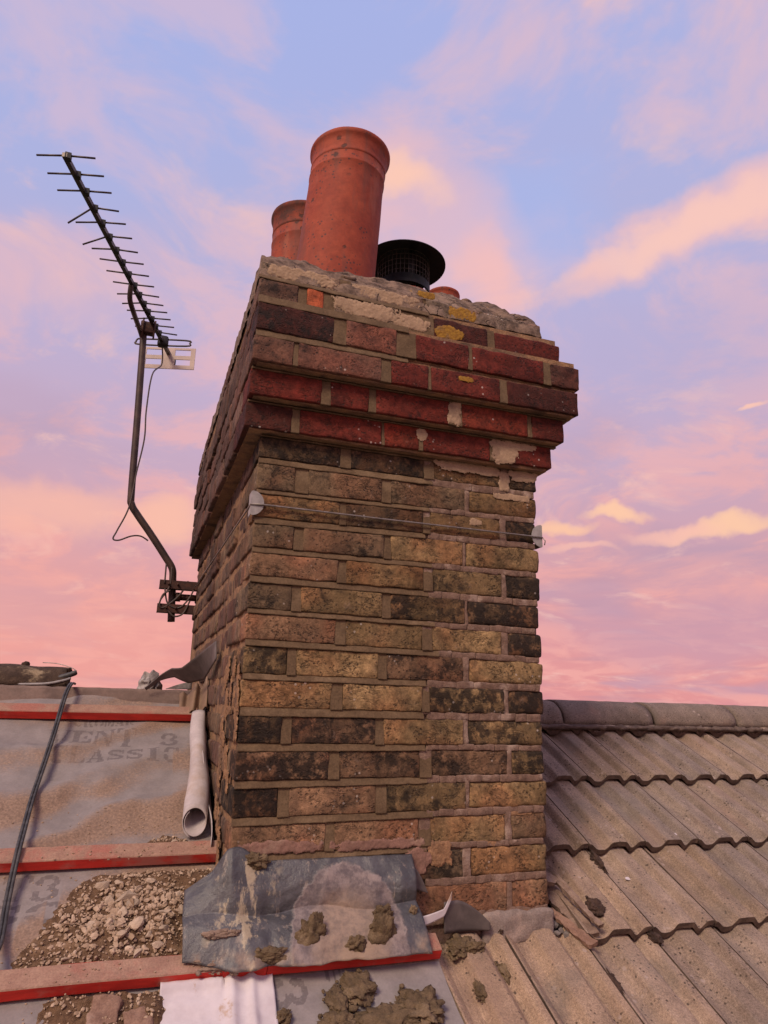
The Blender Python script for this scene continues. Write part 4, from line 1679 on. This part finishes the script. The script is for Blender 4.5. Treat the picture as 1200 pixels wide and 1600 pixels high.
cell = .0042
nx, nt = int((MX1 - MX0) / cell), int((MT1 - MT0) / cell)
vs, idx, sa, pa = [], {}, [], []
for j in range(nt + 1):
    t = MT0 + (MT1 - MT0) * j / nt
    for i in range(nx + 1):
        x = MX0 + (MX1 - MX0) * i / nx
        if t > -.018 and x > -.001:
            continue
        idx[(i, j)] = len(vs)
        vs.append(roof(x, t, memb_h(x, t)))
        s_, p_ = memb_attr(x, t)
        sa.append(s_)
        pa.append(p_)
fs = []
for j in range(nt):
    for i in range(nx):
        q = [idx.get(k) for k in ((i, j), (i + 1, j), (i + 1, j + 1), (i, j + 1))]
        if None not in q:
            fs.append(tuple(q))
# plain continuation beyond
b = len(vs)
for (xa, xb, ta, tb) in ((-4.5, MX0, MT0, MT1), (-4.5, MX1, -4.0, MT0)):
    k = len(vs)
    vs += [roof(xa, ta, -.004), roof(xb, ta, -.004), roof(xb, tb, -.004), roof(xa, tb, -.004)]
    sa += [.3] * 4
    pa += [0] * 4
    fs.append((k, k + 1, k + 2, k + 3))
me = bpy.data.meshes.new('roofing_membrane')
me.from_pydata([tuple(v) for v in vs], [], fs)
me.materials.append(MATS['membrane'])
for nm, arr in (('sand', sa), ('print', pa)):
    at = me.attributes.new(nm, 'FLOAT', 'POINT')
    at.data.foreach_set('value', arr)
me.polygons.foreach_set('use_smooth', [True] * len(me.polygons))
tag(link('roofing_membrane', me), 'grey printed roofing membrane stretched over the stripped slope, dusted with sand', 'roofing membrane')


# ------------------------------------------------------------------ battens
def batten(t0, x0, x1, label, dust, seed, wdt=.045, hgt=.025, dz=0.0):
    n = int((x1 - x0) / .03)
    mb = MB()
    vs, fs, mi = [], [], []
    prof = [(0, .0), (0, hgt - .002), (.002, hgt), (wdt - .002, hgt), (wdt, hgt - .002), (wdt, 0)]
    for i in range(n + 1):
        x = x0 + (x1 - x0) * i / n
        wv = .0012 * mn.noise(Vector((x * 6, seed, 0)))
        for k, (a, h) in enumerate(prof):
            jit = .0007 * mn.noise(Vector((x * 50, seed, k)))
            vs.append(roof(x, t0 + a + wv + jit + dz * i / n, h + .005 + jit))
    m = len(prof)
    for i in range(n):
        for k in range(m):
            a, b2 = i * m + k, i * m + (k + 1) % m
            fs.append((a, a + m, b2 + m, b2))
            mi.append(1 if k in (1, 2) else 0)
    fs.append(tuple(range(m)))
    fs.append(tuple(n * m + k for k in range(m - 1, -1, -1)))
    mi += [0, 0]
    mb.v, mb.f, mb.m = [tuple(v) for v in vs], fs, mi
    o = tag(mb.build('batten', ['batten_red', 'batten_dusty']), label, 'batten', 'red roofing battens')
    o.color = (1, 1, 1, dust)
    return o


batten(.826, -3.2, -.030, 'bright red roofing batten just below the ridge board', 1.0, 1)
batten(.205, -3.2, .000, 'dusty faded red batten meeting the foot of the stack', .55, 2, dz=.010)
batten(-.101, -3.2, .078, 'long red batten below the rubble, running in under the lead', .9, 3)
batten(-.1005, .0795, .455, 'short red batten end beneath the lead, beside the tile edge', .95, 4)

# ridge board with membrane lapped over
mb = MB()
n = 160
vs, fs = [], []
for i in range(n + 1):
    x = -3.2 + 3.185 * i / n
    w_ = .003 * mn.noise(Vector((x * 9, 3, 0)))
    e2 = .003 * mn.noise(Vector((x * 35, 7, 0)))
    for (y, z) in ((.812, -.690), (.822 + w_, -.650), (.832 + w_, -.624 + e2), (.838, -.617 + e2), (.858, -.617 + e2), (.864, -.70)):
        vs.append((x, y, z))
for i in range(n):
    for k in range(5):
        a = i * 6 + k
        fs.append((a, a + 6, a + 7, a + 1))
fs += [tuple(range(6)), tuple(n * 6 + k for k in range(5, -1, -1))]
mb.add(vs, fs)
tag(mb.build('ridge_board', 'ridge_board', None), 'dull brown ridge board along the top of the stripped slope', 'ridge board')

# gathered membrane at the ridge end by the stack
mb = MB()


def gat(u, v):
    x = -.085 + .082 * u
    t = .96 - .13 * v
    return roof(x, t, .022 + .018 * sin(u * 13 + 2 * v) * (.3 + u) + .012 * u + .05 * u * u * (1 - v))


sheet(mb, gat, 30, 14, .0015)
tag(mb.build('membrane_gather', 'membrane_tan', None, smooth=True), 'crumpled tan membrane end gathered against the stack at the ridge', 'membrane scrap')

# rolled-back membrane beside the stack
roll = MB()


def rollf(u, v):
    a = 2 * pi * 1.35 * u + 2.2
    rad = .0225 + .0075 * u + .002 * sin(v * 9) + .0022 * mn.noise(Vector((u * 5, v * 7, 3))) + .0016 * sin(a * 3 + v * 5) * v
    flat = .92 - .50 * max(0, (v - .45) / .55)
    cx = -.052 + .030 * v + .004 * sin(v * 5)
    t = .318 + .505 * v + .022 * sin(a) * (1 - v)
    h = .034 + .002 * sin(v * 7)
    return roof(cx + rad * cos(a) * (1.05 - .35 * v), t, h + rad * sin(a) * flat)


sheet(roll, rollf, 44, 26, .0013)
mr = tag(link('membrane_roll', None, None, roof(-.05, .32, .0)), 'pale rolled-back membrane edge lying up against the stack', 'membrane roll')
roll.build('rolled_sheet', 'membrane_white', mr, smooth=True)
edge = MB()
sheet(edge, lambda u, v: roof(-.014 + .006 * sin(v * 6) - .004 * u, .235 + .30 * v, .004 + .040 * u * (1 - .3 * v)), 4, 20, .0018)
edge.build('edge_strip', 'membrane_white', mr, smooth=True)
tab = MB()
sheet(tab, lambda u, v: roof(-.026 + .016 * u, .50 + .10 * v - .03 * u, .052 - .025 * u + .006 * sin(v * 3)), 8, 8, .0013)
tab.build('loose_tab', 'membrane_white', mr, smooth=True)

# ------------------------------------------------------------------ lead flashing at the foot of the front
LX0, LX1 = -.085, .418


def leadsurf(u, v):
    """u along the stack, v from the upstand down over the batten"""
    x = LX0 + (LX1 - LX0) * u
    topz = -.982
    if x < .06:
        k = (.06 - x) / .145
        topz = -.982 + .030 * sin(min(1, k * 1.6) * pi) - .055 * max(0, k - .45) / .55
    wav = .004 * sin(u * 13 + 1) + .004 * mn.noise(Vector((u * 7, v * 3, 2)))
    top = Vector((x, -.010, topz))
    kb = max(0.0, (.02 - x) / .105)
    knee = Vector((x - .004, -.040 - .008 * sin(u * 9), -1.075 + .006 * sin(u * 14)))
    bot_t = -.113 + .0022 * sin(u * 23) + .003 * mn.noise(Vector((u * 14, 5, 0))) + .030 * max(0, .20 - u) / .20
    foot = roof(x + .010 * (u - .2), bot_t, .036)
    if v < .55:
        q = v / .55
        p = top.lerp(knee, q)
        p.y -= .012 * sin(q * pi) * (.4 + u)
    else:
        q = (v - .55) / .45
        p = knee.lerp(foot, q)
        p += RN * .010 * sin(q * pi)
    p.y -= abs(wav) * .8 * sin(v * pi)
    p += Vector((0, -.010 * kb * (1 - v), 0))
    for cx_, sl_, am_ in ((.02, .5, .005), (.20, -.35, .004), (.33, .25, .004), (.375, -.2, .003)):
        dq = abs(x - cx_ - sl_ * (v - .5) * .12)
        p.y -= am_ * max(0, 1 - dq / .018)
    # crease where it turns the corner
    cr_ = math.exp(-((x - .085) / .012) ** 2)
    p.y += .006 * cr_ * v
    if x < 0:
        p.y += .06 * kb * (1 - v) * .5
    p += Vector((0, .0016 * mn.noise(Vector((u * 18, v * 9, 0))), .0010 * mn.noise(Vector((u * 16, v * 10, 7)))))
    return p


mb = MB()
sheet(mb, leadsurf, 120, 60, .0028)
LL = Vector((0, -.06, -.98))
for k in range(len(mb.v)):
    mb.v[k] = tuple(Vector(mb.v[k]) - LL)
tag(mb.build('lead_flashing', 'lead_sheet', None, LL, True), 'crumpled dark lead apron flashing with arched mortar stain at the stack foot', 'lead flashing')

# small white offcut and grey lead soaker on its right
mb = MB()
sheet(mb, lambda u, v: Vector((.405 + .108 * u, -.030 - .006 * sin(u * 4), -1.112 + .020 * u + .030 * max(0, u - .8) * 5 * u - .024 * (1 - v) * (1 - .45 * u))), 24, 6, .0016)
tag(mb.build('plastic_offcut', 'white_cloth', None, smooth=True), 'torn white strip sticking out from behind the lead', 'membrane scrap')
mb = MB()
sheet(mb, lambda u, v: Vector((.495 + .118 * u, -.022 + .010 * sin(u * 3.1), -1.150 + (.066 * (1 - max(0, u - .30) ** 1.6 * 1.35) * v))), 26, 8, .0022)
tag(mb.build('lead_soaker', 'lead_grey', None, smooth=True), 'curved grey lead soaker standing behind the tile heads', 'lead soaker')
mb = MB()
sheet(mb, lambda u, v: Vector((.412 + .045 * u, -.016, -1.052 + (.052 * (1 - u ** 1.7)) * v - .012 * u)), 14, 8, .0022)
tag(mb.build('lead_upstand', 'lead_grey', None, smooth=True), 'dark curled lead corner against the brickwork right of the apron', 'lead soaker')

# lead flap off the flank at the ridge and the crumpled piece beyond
mb = MB()
fl = [((-.012, .50, -.478), (-.012, .46, -.532)), ((-.055, .66, -.520), (-.018, .70, -.588)), ((-.090, .74, -.546), (-.060, .78, -.592)), ((-.118, .78, -.551), (-.105, .80, -.578)), ((-.155, .80, -.578), (-.150, .81, -.592)), ((-.195, .81, -.611), (-.190, .815, -.618))]


def flapf(u, v):
    s = u * (len(fl) - 1)
    i = min(int(s), len(fl) - 2)
    f = s - i
    a = Vector(fl[i][0]).lerp(Vector(fl[i + 1][0]), f)
    b_ = Vector(fl[i][1]).lerp(Vector(fl[i + 1][1]), f)
    return a.lerp(b_, v) + Vector((0, 0, .003 * sin(u * 11)))


sheet(mb, flapf, 40, 10, .003)
tag(mb.build('lead_flap', 'lead_grey', None, smooth=True), 'dark lead flap bent out from the side of the stack over the ridge', 'lead flap')
mb = MB()


def crump(u, v):
    a = pi * u
    rr_ = .012 + .99 * v
    bul = .035 * (1 - rr_ * rr_)
    return Vector((-.178 - .040 * cos(a) * rr_, .895 - bul + .006 * sin(6 * a + 9 * v), -.622 + .066 * sin(a) * rr_)) + mn.noise_vector(Vector((cos(a) * rr_ * 3, sin(a) * rr_ * 3, 3))) * .010


sheet(mb, crump, 36, 16, .0025)
tag(mb.build('lead_scrap', 'lead_pale', None, smooth=True), 'crumpled pale lead scrap arched on the ridge beyond the flap', 'lead scrap')
mb = MB()
sheet(mb, lambda u, v: Vector((-.125 + .085 * u, .90, -.62 + .040 * u * (1 - .3 * u) * v + .006)), 8, 6, .002)
tag(mb.build('lead_offcut', 'lead_pale', None, smooth=True), 'grey triangular lead offcut under the dark flap', 'lead scrap')

# ------------------------------------------------------------------ broken ridge tile, hand tool and cable on the left ridge
rt = empty('broken_ridge_tile', (-.62, .93, -.625), 'broken ridge tile lying hollow side out at the far left of the ridge', 'ridge tile')
mb = MB()


def shell(u, v):
    a = pi * (.06 + .90 * v)
    x = -.86 + .425 * u + .012 * mn.noise(Vector((v * 5, 1, 2))) * (u > .9)
    return Vector((x, .965 + .095 * cos(a), -.628 + .072 * sin(a) * (1.0 - .10 * max(0, u - .6)) + .006 * mn.noise(Vector((u * 7, v * 3, 0)))))


sheet(mb, shell, 30, 16, .016)
mb.build('tile_shell', 'old_underside', rt, smooth=True)
mb = MB()
lump(mb, (-.572, .955, -.548), (.013, .012, .010), 3, .3, 1.5, 3)
mb.build('knob', 'dark_lump', rt, smooth=True)

ht = empty('hand_tool', (-.47, .90, -.60), 'black-handled hand tool with wire lying against the broken ridge tile', 'tool')
mb = MB()
tube(mb, smooth_path([(-.462, .885, -.590), (-.44, .885, -.583), (-.418, .885, -.574), (-.409, .885, -.569)], 4), [.0075, .0085, .0085, .009, .009, .009, .009, .0088, .0088, .0088, .0085, .007, .004], 10)
mb.build('handle', 'cable_black', ht, smooth=True)
mb = MB()
tube(mb, smooth_path([(-.56, .872, -.617), (-.50, .876, -.604), (-.46, .885, -.590)], 5), .0032, 7)
tube(mb, smooth_path([(-.60, .870, -.614), (-.50, .862, -.610), (-.445, .868, -.598), (-.425, .876, -.590)], 5), .0042, 7)
mb.build('shank', 'galvanised', ht, smooth=True)
mb = MB()
tube(mb, smooth_path([(-.410, .885, -.566), (-.43, .90, -.555), (-.475, .92, -.543), (-.52, .94, -.541)], 5), .0014, 5)
mb.build('wire', 'wire_steel', ht, smooth=True)

mb = MB()
cpts = [(-.412, 1.015, .018), (-.416, .955, .050), (-.423, .88, .052), (-.427, .72, .036), (-.432, .58, .026), (-.437, .44, .022), (-.434, .30, .034), (-.432, .235, .040), (-.431, .17, .026), (-.428, .10, .016), (-.422, .02, .018), (-.424, -.06, .040), (-.43, -.16, .016), (-.44, -.4, .012)]
for dx in (-.0034, .0034):
    tube(mb, smooth_path([roof(x + dx, t, h) for x, t, h in cpts], 5), .0037, 8)
tag(mb.build('black_cable', 'cable_black', None, smooth=True), 'black twin cable running down the stripped slope over the battens', 'cable')


# ------------------------------------------------------------------ rubble
def heap_h(x, t):
    p = Vector((x, t, 0))
    m = 0.0
    # main heap between the two lower battens
    a = min(1, max(0, (x + .37 + .10 * (1 - max(0, min(1, (t + .02) / .2))) - .06) / .14)) * min(1, max(0, (.02 - x) / .05))
    b = min(1, max(0, (t + .062) / .03)) * min(1, max(0, (.208 - t) / .045))
    m = max(m, a * b * (.024 + .014 * fbm(p * 14 + Vector((2, 0, 0)), 3)))
    # little fan on the upper side of the middle batten
    e = math.hypot((x + .115) / .075, (t - .262) / .062)
    if t > .245:
        m = max(m, (1 - e) * .03 + .006 * fbm(p * 25, 3) if e < 1 else 0)
    # thin spill along the batten top left
    if .248 < t < .275 and x < -.15:
        m = max(m, .006 * (1 - (t - .248) / .027) * (.7 + .6 * mn.noise(p * 18)))
    # spill at the bottom
    if t < -.105 and -.34 < x < -.105:
        m = max(m, (.012 + .012 * fbm(p * 16, 3)) * min(1, (x + .34) / .05) * min(1, max(0, (-.105 - x) / .02)))
    return m


g = MB()
cell = .0045
idx, vs, fs = {}, [], []
gx, gt = int(.52 / cell), int(.75 / cell)
for j in range(gt + 1):
    t = -.40 + .75 * j / gt
    for i in range(gx + 1):
        x = -.50 + .50 * i / gx
        h = heap_h(x, t)
        p = Vector((x, t, 0))
        rough = .0035 * mn.noise(p * 120) + .003 * mn.noise(p * 60)
        idx[(i, j)] = (len(vs), h)
        vs.append(roof(min(x, -.003), t, memb_h(x, t) - .006 + h + (rough + .004 if h > .002 else 0)))
for j in range(gt):
    for i in range(gx):
        q = [idx[k] for k in ((i, j), (i + 1, j), (i + 1, j + 1), (i, j + 1))]
        if max(a[1] for a in q) > .0025:
            fs.append(tuple(a[0] for a in q))
g.add(vs, fs)
tag(g.build('rubble_soil', 'rubble_soil', None, smooth=True), 'brown mortar dust and soil heaped against the battens', 'soil', kind='stuff')

g = MB()
tones = []
rs = random.Random(21)
big = []
tries = 0
while tries < 9000 and len(g.f) < 2300 * 80:
    tries += 1
    x, t = rs.uniform(-.40, -.008), rs.uniform(-.30, .34)
    h = heap_h(x, t)
    if h < .004:
        continue
    core = math.exp(-(((x + .20) / .11) ** 2 + ((t - .055) / .085) ** 2))
    if rs.random() > .35 + .9 * core:
        continue
    s = .0014 + .0065 * rs.random() ** 3.2 * (.5 + core)
    bs = RB @ Matrix.Rotation(rs.uniform(0, 6.3), 3, 'Z') @ Matrix.Rotation(rs.uniform(-.5, .5), 3, 'X')
    k0 = len(g.v)
    chunk(g, roof(x, t, memb_h(x, t) + h + s * .15), (s * rs.uniform(.8, 1.6), s * rs.uniform(.7, 1.1), s * rs.uniform(.5, .9)), rs.randrange(9999), bs) if s > .0042 else \
        lump(g, roof(x, t, memb_h(x, t) + h + s * .15), (s * rs.uniform(.8, 1.6), s, s * .7), 1, .5, 1.5, rs.random() * 99, .1, bs)
    tones += [max(0, min(1, rs.gauss(.62, .25)))] * (len(g.v) - k0)
for i in range(900):
    x, t = rs.uniform(-.55, -.006), rs.uniform(-.30, .42)
    if heap_h(x, t) > .004 or rs.random() > math.exp(-((x + .18) / .24) ** 2):
        continue
    onb = -.10 < t < -.056 or .207 < t < .252
    s = rs.uniform(.0008, .0022)
    k0 = len(g.v)
    lump(g, roof(x, t, (.0305 if onb else memb_h(x, t)) + s * .4), (s * rs.uniform(.8, 1.6), s, s * .8), 1, .5, 1.5, rs.random() * 99, .1, RB)
    tones += [max(0, min(1, rs.gauss(.55, .25)))] * (len(g.v) - k0)
me = g.mesh('gravel', 'stones')
at = me.attributes.new('tone', 'FLOAT', 'POINT')
at.data.foreach_set('value', tones)
tag(link('gravel', me), 'loose mortar grit and small stones in the rubble', 'gravel', kind='stuff')

# larger chunks one can pick out
spots = [(-.197, .105, .034, .014, .35), (-.185, .085, .017, .013, .2), (-.175, .128, .013, .010, 1.0), (-.232, .112, .018, .012, .7), (-.205, .060, .015, .012, 2.0), (-.172, .028, .020, .017, .4),
         (-.205, .005, .015, .011, .1), (-.150, .006, .012, .010, .8), (-.120, .010, .015, .011, .3), (-.093, .095, .014, .012, 1.3), (-.087, .055, .013, .016, .5), (-.118, .050, .017, .010, .2),
         (-.245, .150, .021, .014, .3), (-.215, .150, .013, .009, .1), (-.150, .150, .012, .012, .6), (-.068, -.005, .012, .016, 2.3), (-.262, .045, .012, .008, 1.0), (-.300, -.030, .010, .006, .2),
         (-.170, -.028, .014, .010, .9), (-.130, -.022, .016, .011, .3), (-.185, -.018, .011, .010, .2), (-.100, .262, .010, .008, .4), (-.078, .250, .009, .008, .8), (-.140, .085, .011, .009, .2), (-.225, .035, .011, .009, 1.9)]
for i, (x, t, a, b_, rz) in enumerate(spots):
    mb = MB()
    base = roof(x, t, memb_h(x, t) + heap_h(x, t) + b_ * .12)
    bs = RB @ Matrix.Rotation(rz, 3, 'Z') @ Matrix.Rotation(rs.uniform(-.4, .4), 3, 'X')
    chunk(mb, (0, 0, 0), (a, b_, b_ * .75), 300 + i, bs)
    o = mb.build('mortar_chunk', 'stone_one', None, base)
    k = rs.uniform(.75, 1.15)
    o.color = (.42 * k, .32 * k, .235 * k, 1)
    up_ = t > .24
    tag(o, 'loose stone in the small fan of grit above the middle batten' if up_ else 'angular chunk of old mortar in the rubble heap between the two lower battens', 'mortar chunk',
        'stones above the middle batten' if up_ else 'mortar chunks in the rubble heap')

# ------------------------------------------------------------------ bottom edge: cloth, broken clay tiles
mb = MB()


def clothf(u, v):
    x = -.130 + .215 * u + .006 * (1 - v)
    t = -.098 - .19 * v
    fold = .010 * math.exp(-((u - .62) / .05) ** 2) + .008 * math.exp(-((u - .80) / .04) ** 2) + .010 * math.exp(-((v - .06) / .06) ** 2) * (u < .55)
    return roof(x, t, .008 + fold + .004 * mn.noise(Vector((u * 7, v * 6, 1))))


sheet(mb, clothf, 60, 40, .002)
tag(mb.build('white_sheet', 'white_cloth', None, smooth=True), 'creased white sheet tucked under the lowest batten', 'sheet')
for (x, t, a, b_, rz, lb) in ((-.222, -.168, .026, .050, -.10, 'pale clay tile fragment beneath the lowest batten, left of the crack'), (-.158, -.195, .026, .040, .12, 'clay tile fragment beneath the lowest batten, beside the white sheet')):
    mb = MB()
    noisy_box(mb, (0, 0, 0), (a * 2, b_ * 2, .016), .006, .003, .006, x * 50, 0, .004, 30)
    M3 = RB @ Matrix.Rotation(rz, 3, 'Z')
    mb.v = [tuple(M3 @ Vector(p)) for p in mb.v]
    tag(mb.build('broken_tile', 'clay_tile', None, roof(x, t, .012), True), lb, 'broken tile', 'clay tile fragments')

# ------------------------------------------------------------------ mortar clumps
def clump(name, mname, p, size, seed, label, basis=RB, sub=5, amp=.60, hi=.20, freq=1.9, group=None, cat='mortar clump'):
    mb = MB()
    lump(mb, (0, 0, 0), size, sub, amp, freq, seed, hi, basis)
    rc = random.Random(int(seed * 13 + 5))
    mx = max(size[0], size[1]) if basis is RB else size[0]
    if basis is RB and mx > .011 and cat == 'mortar clump':
        gpatch(mb, Vector((0, 0, 0)) - RN * (size[2] * .55 if size[2] < .0095 else .008), RX, RT, RN, size[0] * 1.18, size[1] * 1.18, .0022, seed + 7, .0026, 1.0)
    for k in range(16 if mx > .011 else 4):
        an, q = rc.uniform(0, 6.28), rc.uniform(.75, 1.7)
        sz = rc.uniform(.05, .16) * mx
        if basis is RB:
            pp = RX * (cos(an) * size[0] * q) + RT * (sin(an) * size[1] * q) - RN * (size[2] * .45)
        else:
            q = rc.uniform(.6, 1.15)
            pp = Vector((cos(an) * size[0] * q, -.001, sin(an) * size[2] * q))
        lump(mb, pp, (sz, sz * rc.uniform(.7, 1.2), sz * .7), 2, .5, 1.9, rc.random() * 90, .25, basis)
    return tag(mb.build(name, mname, None, p, True), label, cat, group)


def on_tile(x, t, h=0.0):
    # height of a row-d tile surface under (x, t)
    u = ((x - X0) / COVER) % 1.0
    hh = PROF[-1][1]
    for (a, ha), (b2, hb) in zip(PROF, PROF[1:]):
        if a <= u <= b2:
            hh = lerp(ha, hb, (u - a) / (b2 - a))
            break
    return roof(x, t, hh - .0195 - STEP * (t + .375) / GAUGE + h, ZT)


clump('mortar_clump', 'wet_mortar', roof(.256, -.150, .010), (.031, .031, .010), 1, 'round clump of wet mortar at the top of the lower membrane')
clump('mortar_clump', 'wet_mortar', roof(.208, -.180, .010), (.017, .032, .008), 2, 'narrow trail of wet mortar left of the round clump')
clump('mortar_clump', 'wet_mortar', roof(.300, -.228, .010), (.072, .030, .012), 3, 'widest heap of wet mortar along the bottom edge', freq=2.4)
clump('mortar_clump', 'wet_mortar', roof(.368, -.213, .012), (.044, .036, .015), 4, 'wet mortar heap at the bottom next to the tile edge', freq=2.4)
clump('mortar_clump', 'wet_mortar', roof(.200, -.222, .010), (.030, .022, .014), 15, 'low wet mortar lump at the bottom edge below the narrow trail')
clump('mortar_clump', 'wet_mortar', roof(.100, -.192, .008), (.013, .013, .010), 5, 'small brown mortar dab beside the white sheet')
clump('mortar_clump', 'wet_mortar', on_tile(.533, -.056, .006), (.030, .024, .010), 6, 'spread mortar clump on the first tile beside the verge', freq=2.3)
clump('mortar_clump', 'wet_mortar', on_tile(.560, -.068, .007), (.020, .010, .008), 16, 'mortar tail pointing down the slope from the spread clump')
clump('mortar_clump', 'wet_mortar', on_tile(.612, -.125, .005), (.010, .022, .008), 7, 'curled mortar dab on the second rib of the first tile')
clump('mortar_clump', 'wet_mortar', on_tile(.530, -.172, .004), (.012, .020, .006), 8, 'thin mortar smear low on the first tile')
clump('mortar_clump', 'dark_lump', on_tile(.645, -.028, .003), (.006, .006, .005), 9, 'tiny dark mortar dot near the head of the first tile')
for i, (x, t, a) in enumerate(((.446, -.022, .013), (.452, -.052, .012), (.448, -.086, .012), (.450, -.118, .012), (.449, -.150, .010), (.448, -.185, .010))):
    clump('mortar_pat', 'wet_mortar' if i % 2 == 0 else 'fillet', roof(x, t, -.030, ZT) + RN * (-STEP * (t + .375) / GAUGE + .010), (a, a * 1.25, a * .7), 20 + i,
          'mortar pat pressed into the channel along the tile verge', sub=4, group='mortar pats along the tile verge', cat='mortar pat')


def lead_pt(u, v, k=.004):
    p = leadsurf(u, v)
    return p + Vector((0, -k, k * .6))


for u, v, sz, sd, lb in ((.50, .80, (.028, .009, .034), 31, 'brown mortar clump in the middle of the lead apron'), (.83, .62, (.020, .007, .016), 32, 'upper mortar clump on the right of the lead apron'),
                         (.80, .82, (.028, .009, .032), 33, 'large mortar clump on the lower right of the lead apron'), (.68, .90, (.018, .008, .015), 34, 'small mortar clump between the two larger ones on the lead'),
                         (.33, .93, (.036, .010, .014), 35, 'flat mortar clump on the bottom edge of the lead apron'), (.28, .03, (.026, .012, .014), 36, 'mortar clump wedged on the top edge of the lead apron'),
                         (.965, .66, (.008, .006, .010), 37, 'mortar dab at the right edge of the lead apron')):
    clump('mortar_clump', 'wet_mortar', lead_pt(u, v), sz, sd, lb, Matrix.Identity(3))
clump('mortar_clump', 'fillet', roof(-.005, -.085, .034), (.045, .016, .010), 41, 'pale mortar spill on the lowest batten below the lead corner', freq=2.6)
clump('mortar_clump', 'fillet', lead_pt(.14, .76), (.034, .006, .008), 42, 'sandy mortar roll across the left fold of the lead', Matrix.Identity(3), freq=1.5)
# moss / dark fillings on the tiled slope
clump('moss_lump', 'dark_lump', on_tile(.917, .0, .0) + Vector((.0, -.022, .030)), (.020, .024, .012), 51, 'round dark mortar lump on the lower edge of the broken tile', cat='mortar lump')
clump('moss_lump', 'dark_lump', roof(1.038, .165, -.017, ZT), (.008, .036, .006), 52, 'dark mossy filling in the joint of the third course', cat='moss')
clump('moss_lump', 'dark_lump', roof(.848, -.205, -.022, ZT), (.008, .036, .006), 53, 'dark mossy filling in the lowest tile joint', cat='moss')
clump('moss_lump', 'dark_lump', roof(1.036, -.090, -.022, ZT), (.014, .018, .010), 54, 'mossy mortar filling below the joint at the third course edge', cat='moss')
for i, (x, t, a, lb) in enumerate(((1.105, .108, .013, 'white bird dropping on the third course tile'), (1.385, .262, .012, 'white bird dropping on the lower edge of the second course'))):
    mb = MB()
    p = on_tile(x, t)
    gpatch(mb, (0, 0, 0), RX, RT, RN, a, a * .5, .001, 60 + i, .0016)
    pp = roof(x, t, {0: .001, 1: .0005}[i] - STEP * 0.0, ZT)
    k_ = [(-.075, .108), (.213, .262)][i]
    u = ((x - X0) / COVER) % 1.0
    hh = 0
    for (a_, ha), (b2, hb) in zip(PROF, PROF[1:]):
        if a_ <= u <= b2:
            hh = lerp(ha, hb, (u - a_) / (b2 - a_))
    tag(mb.build('bird_dropping', 'white_cloth', None, roof(x, t, hh - .0195 - STEP * (t - k_[0]) / GAUGE + .002, ZT), True), lb, 'bird dropping')

# ------------------------------------------------------------------ broken mortar fillet beside the stack on the right
mb = MB()


def slabpoly(mb, pts, th):
    P_ = [Vector(p) for p in pts]
    n_ = len(P_)
    nr = (P_[1] - P_[0]).cross(P_[2] - P_[0]).normalized()
    mb.add([p + nr * th / 2 for p in P_] + [p - nr * th / 2 for p in P_],
           [tuple(range(n_)), tuple(range(2 * n_ - 1, n_ - 1, -1))] + [(i, n_ + i, n_ + (i + 1) % n_, (i + 1) % n_) for i in range(n_)])


def ragged(u, v, a0, a1, b0, b1, w0, w1, sd):
    a = Vector(a0).lerp(Vector(a1), u)
    b_ = Vector(b0).lerp(Vector(b1), u)
    p = a.lerp(b_, v)
    return p + mn.noise_vector(Vector((u * 8, v * 2, sd))) * .003 + mn.noise_vector(Vector((u * 30, v * 6, sd))) * .0022


sheet(mb, lambda u, v: ragged(u, v, roof(.806, .21, .004, ZT), roof(.880, -.068, .004, ZT), roof(.832, .215, .012, ZT), roof(.893, -.070, .006, ZT), 0, 0, 1), 30, 5, .012)
tag(mb.build('broken_fillet', 'fillet', None, smooth=False), 'long splintered mortar fillet leaning beside the foot of the stack', 'mortar fillet')
mb = MB()
slabpoly(mb, [roof(.803, .165, .012, ZT), roof(.824, .110, .008, ZT), roof(.853, .082, .006, ZT), roof(.838, .068, .004, ZT), roof(.804, .070, .010, ZT)], .012)
tag(mb.build('fillet_wedge', 'fillet', None), 'small triangular mortar wedge against the right corner of the stack', 'mortar fillet')
mb = MB()
sheet(mb, lambda u, v: ragged(u, v, roof(.806, .105, -.035, ZT), roof(.855, -.070, -.022, ZT), roof(.850, .11, -.022, ZT), roof(.885, -.072, -.012, ZT), 0, 0, 5), 24, 5, .014)
o = mb.build('broken_tile', 'fillet', None)
tag(o, 'broken brown tile strip below the splintered fillet', 'broken tile')
mb = MB()
sheet(mb, lambda u, v: ragged(u, v, roof(.798, .02, -.030, ZT), roof(.838, -.105, -.016, ZT), roof(.812, .022, -.024, ZT), roof(.862, -.100, -.008, ZT), 0, 0, 9), 20, 4, .010)
tag(mb.build('broken_tile', 'clay_tile', None), 'narrow pinkish tile splinter at the bottom of the gap by the stack', 'broken tile')
for i, (x, t, s_) in enumerate(((.806, -.008, .013), (.812, -.030, .011), (.822, -.045, .012), (.800, -.035, .010), (.832, -.062, .009))):
    mb = MB()
    chunk(mb, (0, 0, 0), (s_, s_, s_ * .8), 700 + i, RB)
    o = tag(mb.build('mortar_chunk', 'stone_one', None, roof(x, t, -.038, ZT)), 'grey stone fallen into the gap beside the stack foot', 'mortar chunk', 'stones in the gap by the stack')
    o.color = (.17, .145, .135, 1)
